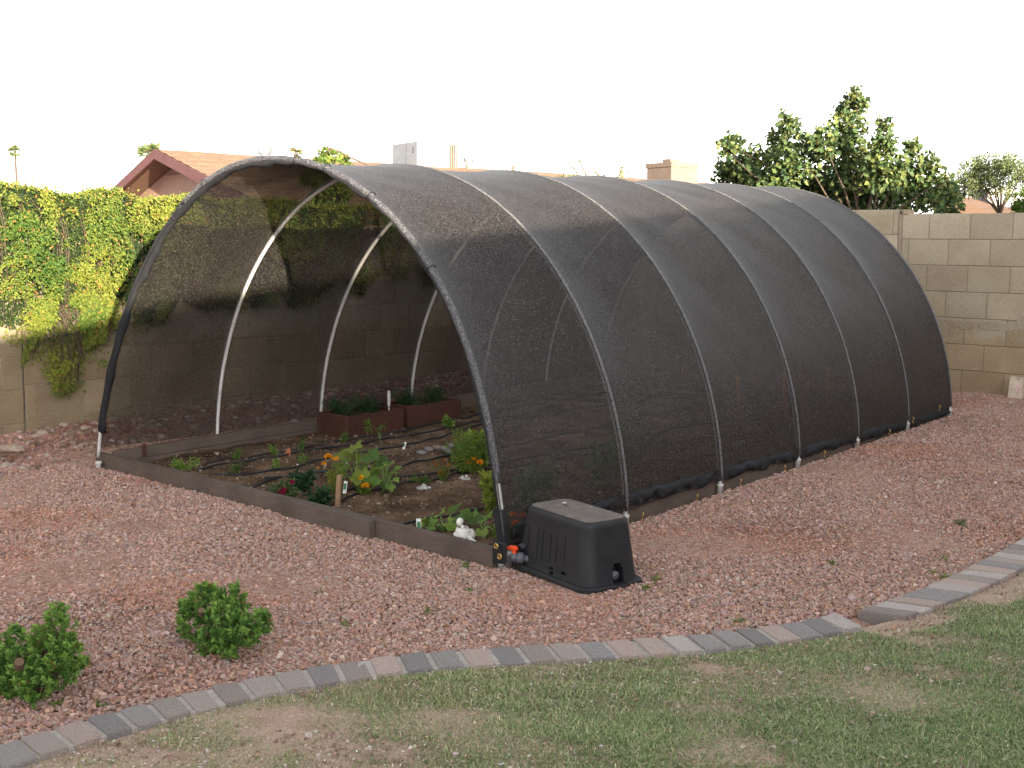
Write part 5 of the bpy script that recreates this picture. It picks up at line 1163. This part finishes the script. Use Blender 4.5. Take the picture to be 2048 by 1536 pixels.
top = D(30, 303, 200.); palm((D(37, 420, 200.)[0], D(37, 420, 200.)[1], 0), top, 1.25, 34, 'slender far palm standing alone at the upper left', .22, PG, updir=.25)
top = D(303, 309, 60.); palm((top[0], top[1], 0), top, .80, 26, 'bushy fan palm rising behind the red gable peak', .2, PG, updir=.5)
top = D(592, 309, 75.); palm((top[0], top[1], 0), top, .6, 18, 'palm top just showing over the tunnel peak', .2, [(.22, .19, .07), (.15, .15, .06)], updir=.55)

# white house far right beyond the back wall
fh = empty('house', Hy(1960, 420, 24.)*np.array([1, 1, 0]), 'white house with a dark barred window far off at the right edge', 'house')
def fbox(name, x0, y0, x1, y1, yy, depth, mat):
    a, b = Hy(x0, y1, yy), Hy(x1, y0, yy); m = MB().box(((a[0]+b[0])/2, yy+depth/2, (a[2]+b[2])/2), (b[0]-a[0], depth, b[2]-a[2])); return m.build(name, M[mat], fh)
a, b = Hy(1905, 440, 24.), Hy(2060, 372, 24.); MB().box(((a[0]+b[0])/2, 24+2., b[2]/2), (b[0]-a[0], 4., b[2])).build('wall', M['white'], fh)
wfr = fbox('window', 1951, 377, 1976, 416, 23.95, .049, 'glass')
m = MB()
for k in range(5): p_ = Hy(1953+k*5.3, 397, 23.93); q1, q0 = Hy(1953+k*5.3, 378, 23.93), Hy(1953+k*5.3, 415, 23.93); m.tube([q0, q1], .008, 4)
m.build('window_bars', M['hem'], wfr)
fbox('post', 1979, 376, 1992, 425, 22.6, .14, 'white')
m = MB(); a, b, c_, d_ = Hy(1895, 398, 21.5), Hy(1960, 416, 21.5), Hy(2030, 428, 21.5), Hy(1890, 440, 21.5)
m.loft([[a, b, c_, Hy(2030, 445, 21.5), d_], [q+np.array([0, 1.4, .1]) for q in (a, b, c_, Hy(2030, 445, 21.5), d_)]]); m.build('roof', M['shingle'], fh)

# the home the photo was taken from: out of frame, its long roofline shades the yard
hm = empty('house', (12, 2, 0), 'long low stucco house out of frame to the right whose roofline shades the yard', 'house')
prof = [(-22, -.3), (-22, 1.8), (-12, 1.83), (5.5, 3.58), (16, 2.3), (16, -.3)]
MB().loft([[(8.2, y, z) for y, z in prof], [(15, y, z) for y, z in prof]]).build('wall', M['stucco'], hm)

# ================================================================== light, sky, camera
AZ, EL = R(-27), R(6.0)
sd = Vector((math.cos(AZ)*math.cos(EL), math.sin(AZ)*math.cos(EL), math.sin(EL)))
sun = bpy.data.lights.new('sun', 'SUN'); sun.energy = 3.6; sun.angle = R(.5); sun.color = (1., .85, .64)
so = bpy.data.objects.new('sun', sun); COL.objects.link(so); so.rotation_euler = sd.to_track_quat('Z', 'Y').to_euler(); so.location = (20, 5, 10)
w = bpy.data.worlds.new('World'); sc.world = w; w.use_nodes = True; nt = w.node_tree; nt.nodes.clear()
sk = nt.nodes.new('ShaderNodeTexSky'); sk.sky_type = 'NISHITA'; sk.sun_disc = False; sk.sun_elevation = EL; sk.sun_rotation = R(90)-AZ; sk.air_density = 1.; sk.dust_density = 1.; sk.ozone_density = 1.
bg_ = nt.nodes.new('ShaderNodeBackground'); bg_.inputs[1].default_value = .15; ow = nt.nodes.new('ShaderNodeOutputWorld')
hs = nt.nodes.new('ShaderNodeHueSaturation'); hs.inputs['Saturation'].default_value = .10; nt.links.new(sk.outputs[0], hs.inputs['Color']); nt.links.new(hs.outputs[0], bg_.inputs[0]); nt.links.new(bg_.outputs[0], ow.inputs[0])
cam = bpy.data.cameras.new('camera'); co = bpy.data.objects.new('camera', cam); COL.objects.link(co); sc.camera = co
cam.sensor_fit = 'HORIZONTAL'; cam.sensor_width = 36; cam.lens = F*36/2048; cam.clip_start = .05; cam.clip_end = 2000
mw = Matrix((RT, UP, -FW)).transposed().to_4x4(); mw.translation = CAM; co.matrix_world = mw
sc.view_settings.view_transform = 'Standard'; sc.view_settings.look = 'None'; sc.view_settings.gamma = 1; sc.view_settings.use_curve_mapping = False
sc.view_settings.exposure = 2.65
sc.render.engine = 'CYCLES'; sc.cycles.max_bounces = 8; sc.cycles.transparent_max_bounces = 24; sc.cycles.transmission_bounces = 4
sc.cycles.use_denoising = True
sc.cycles.caustics_reflective = False; sc.cycles.caustics_refractive = False
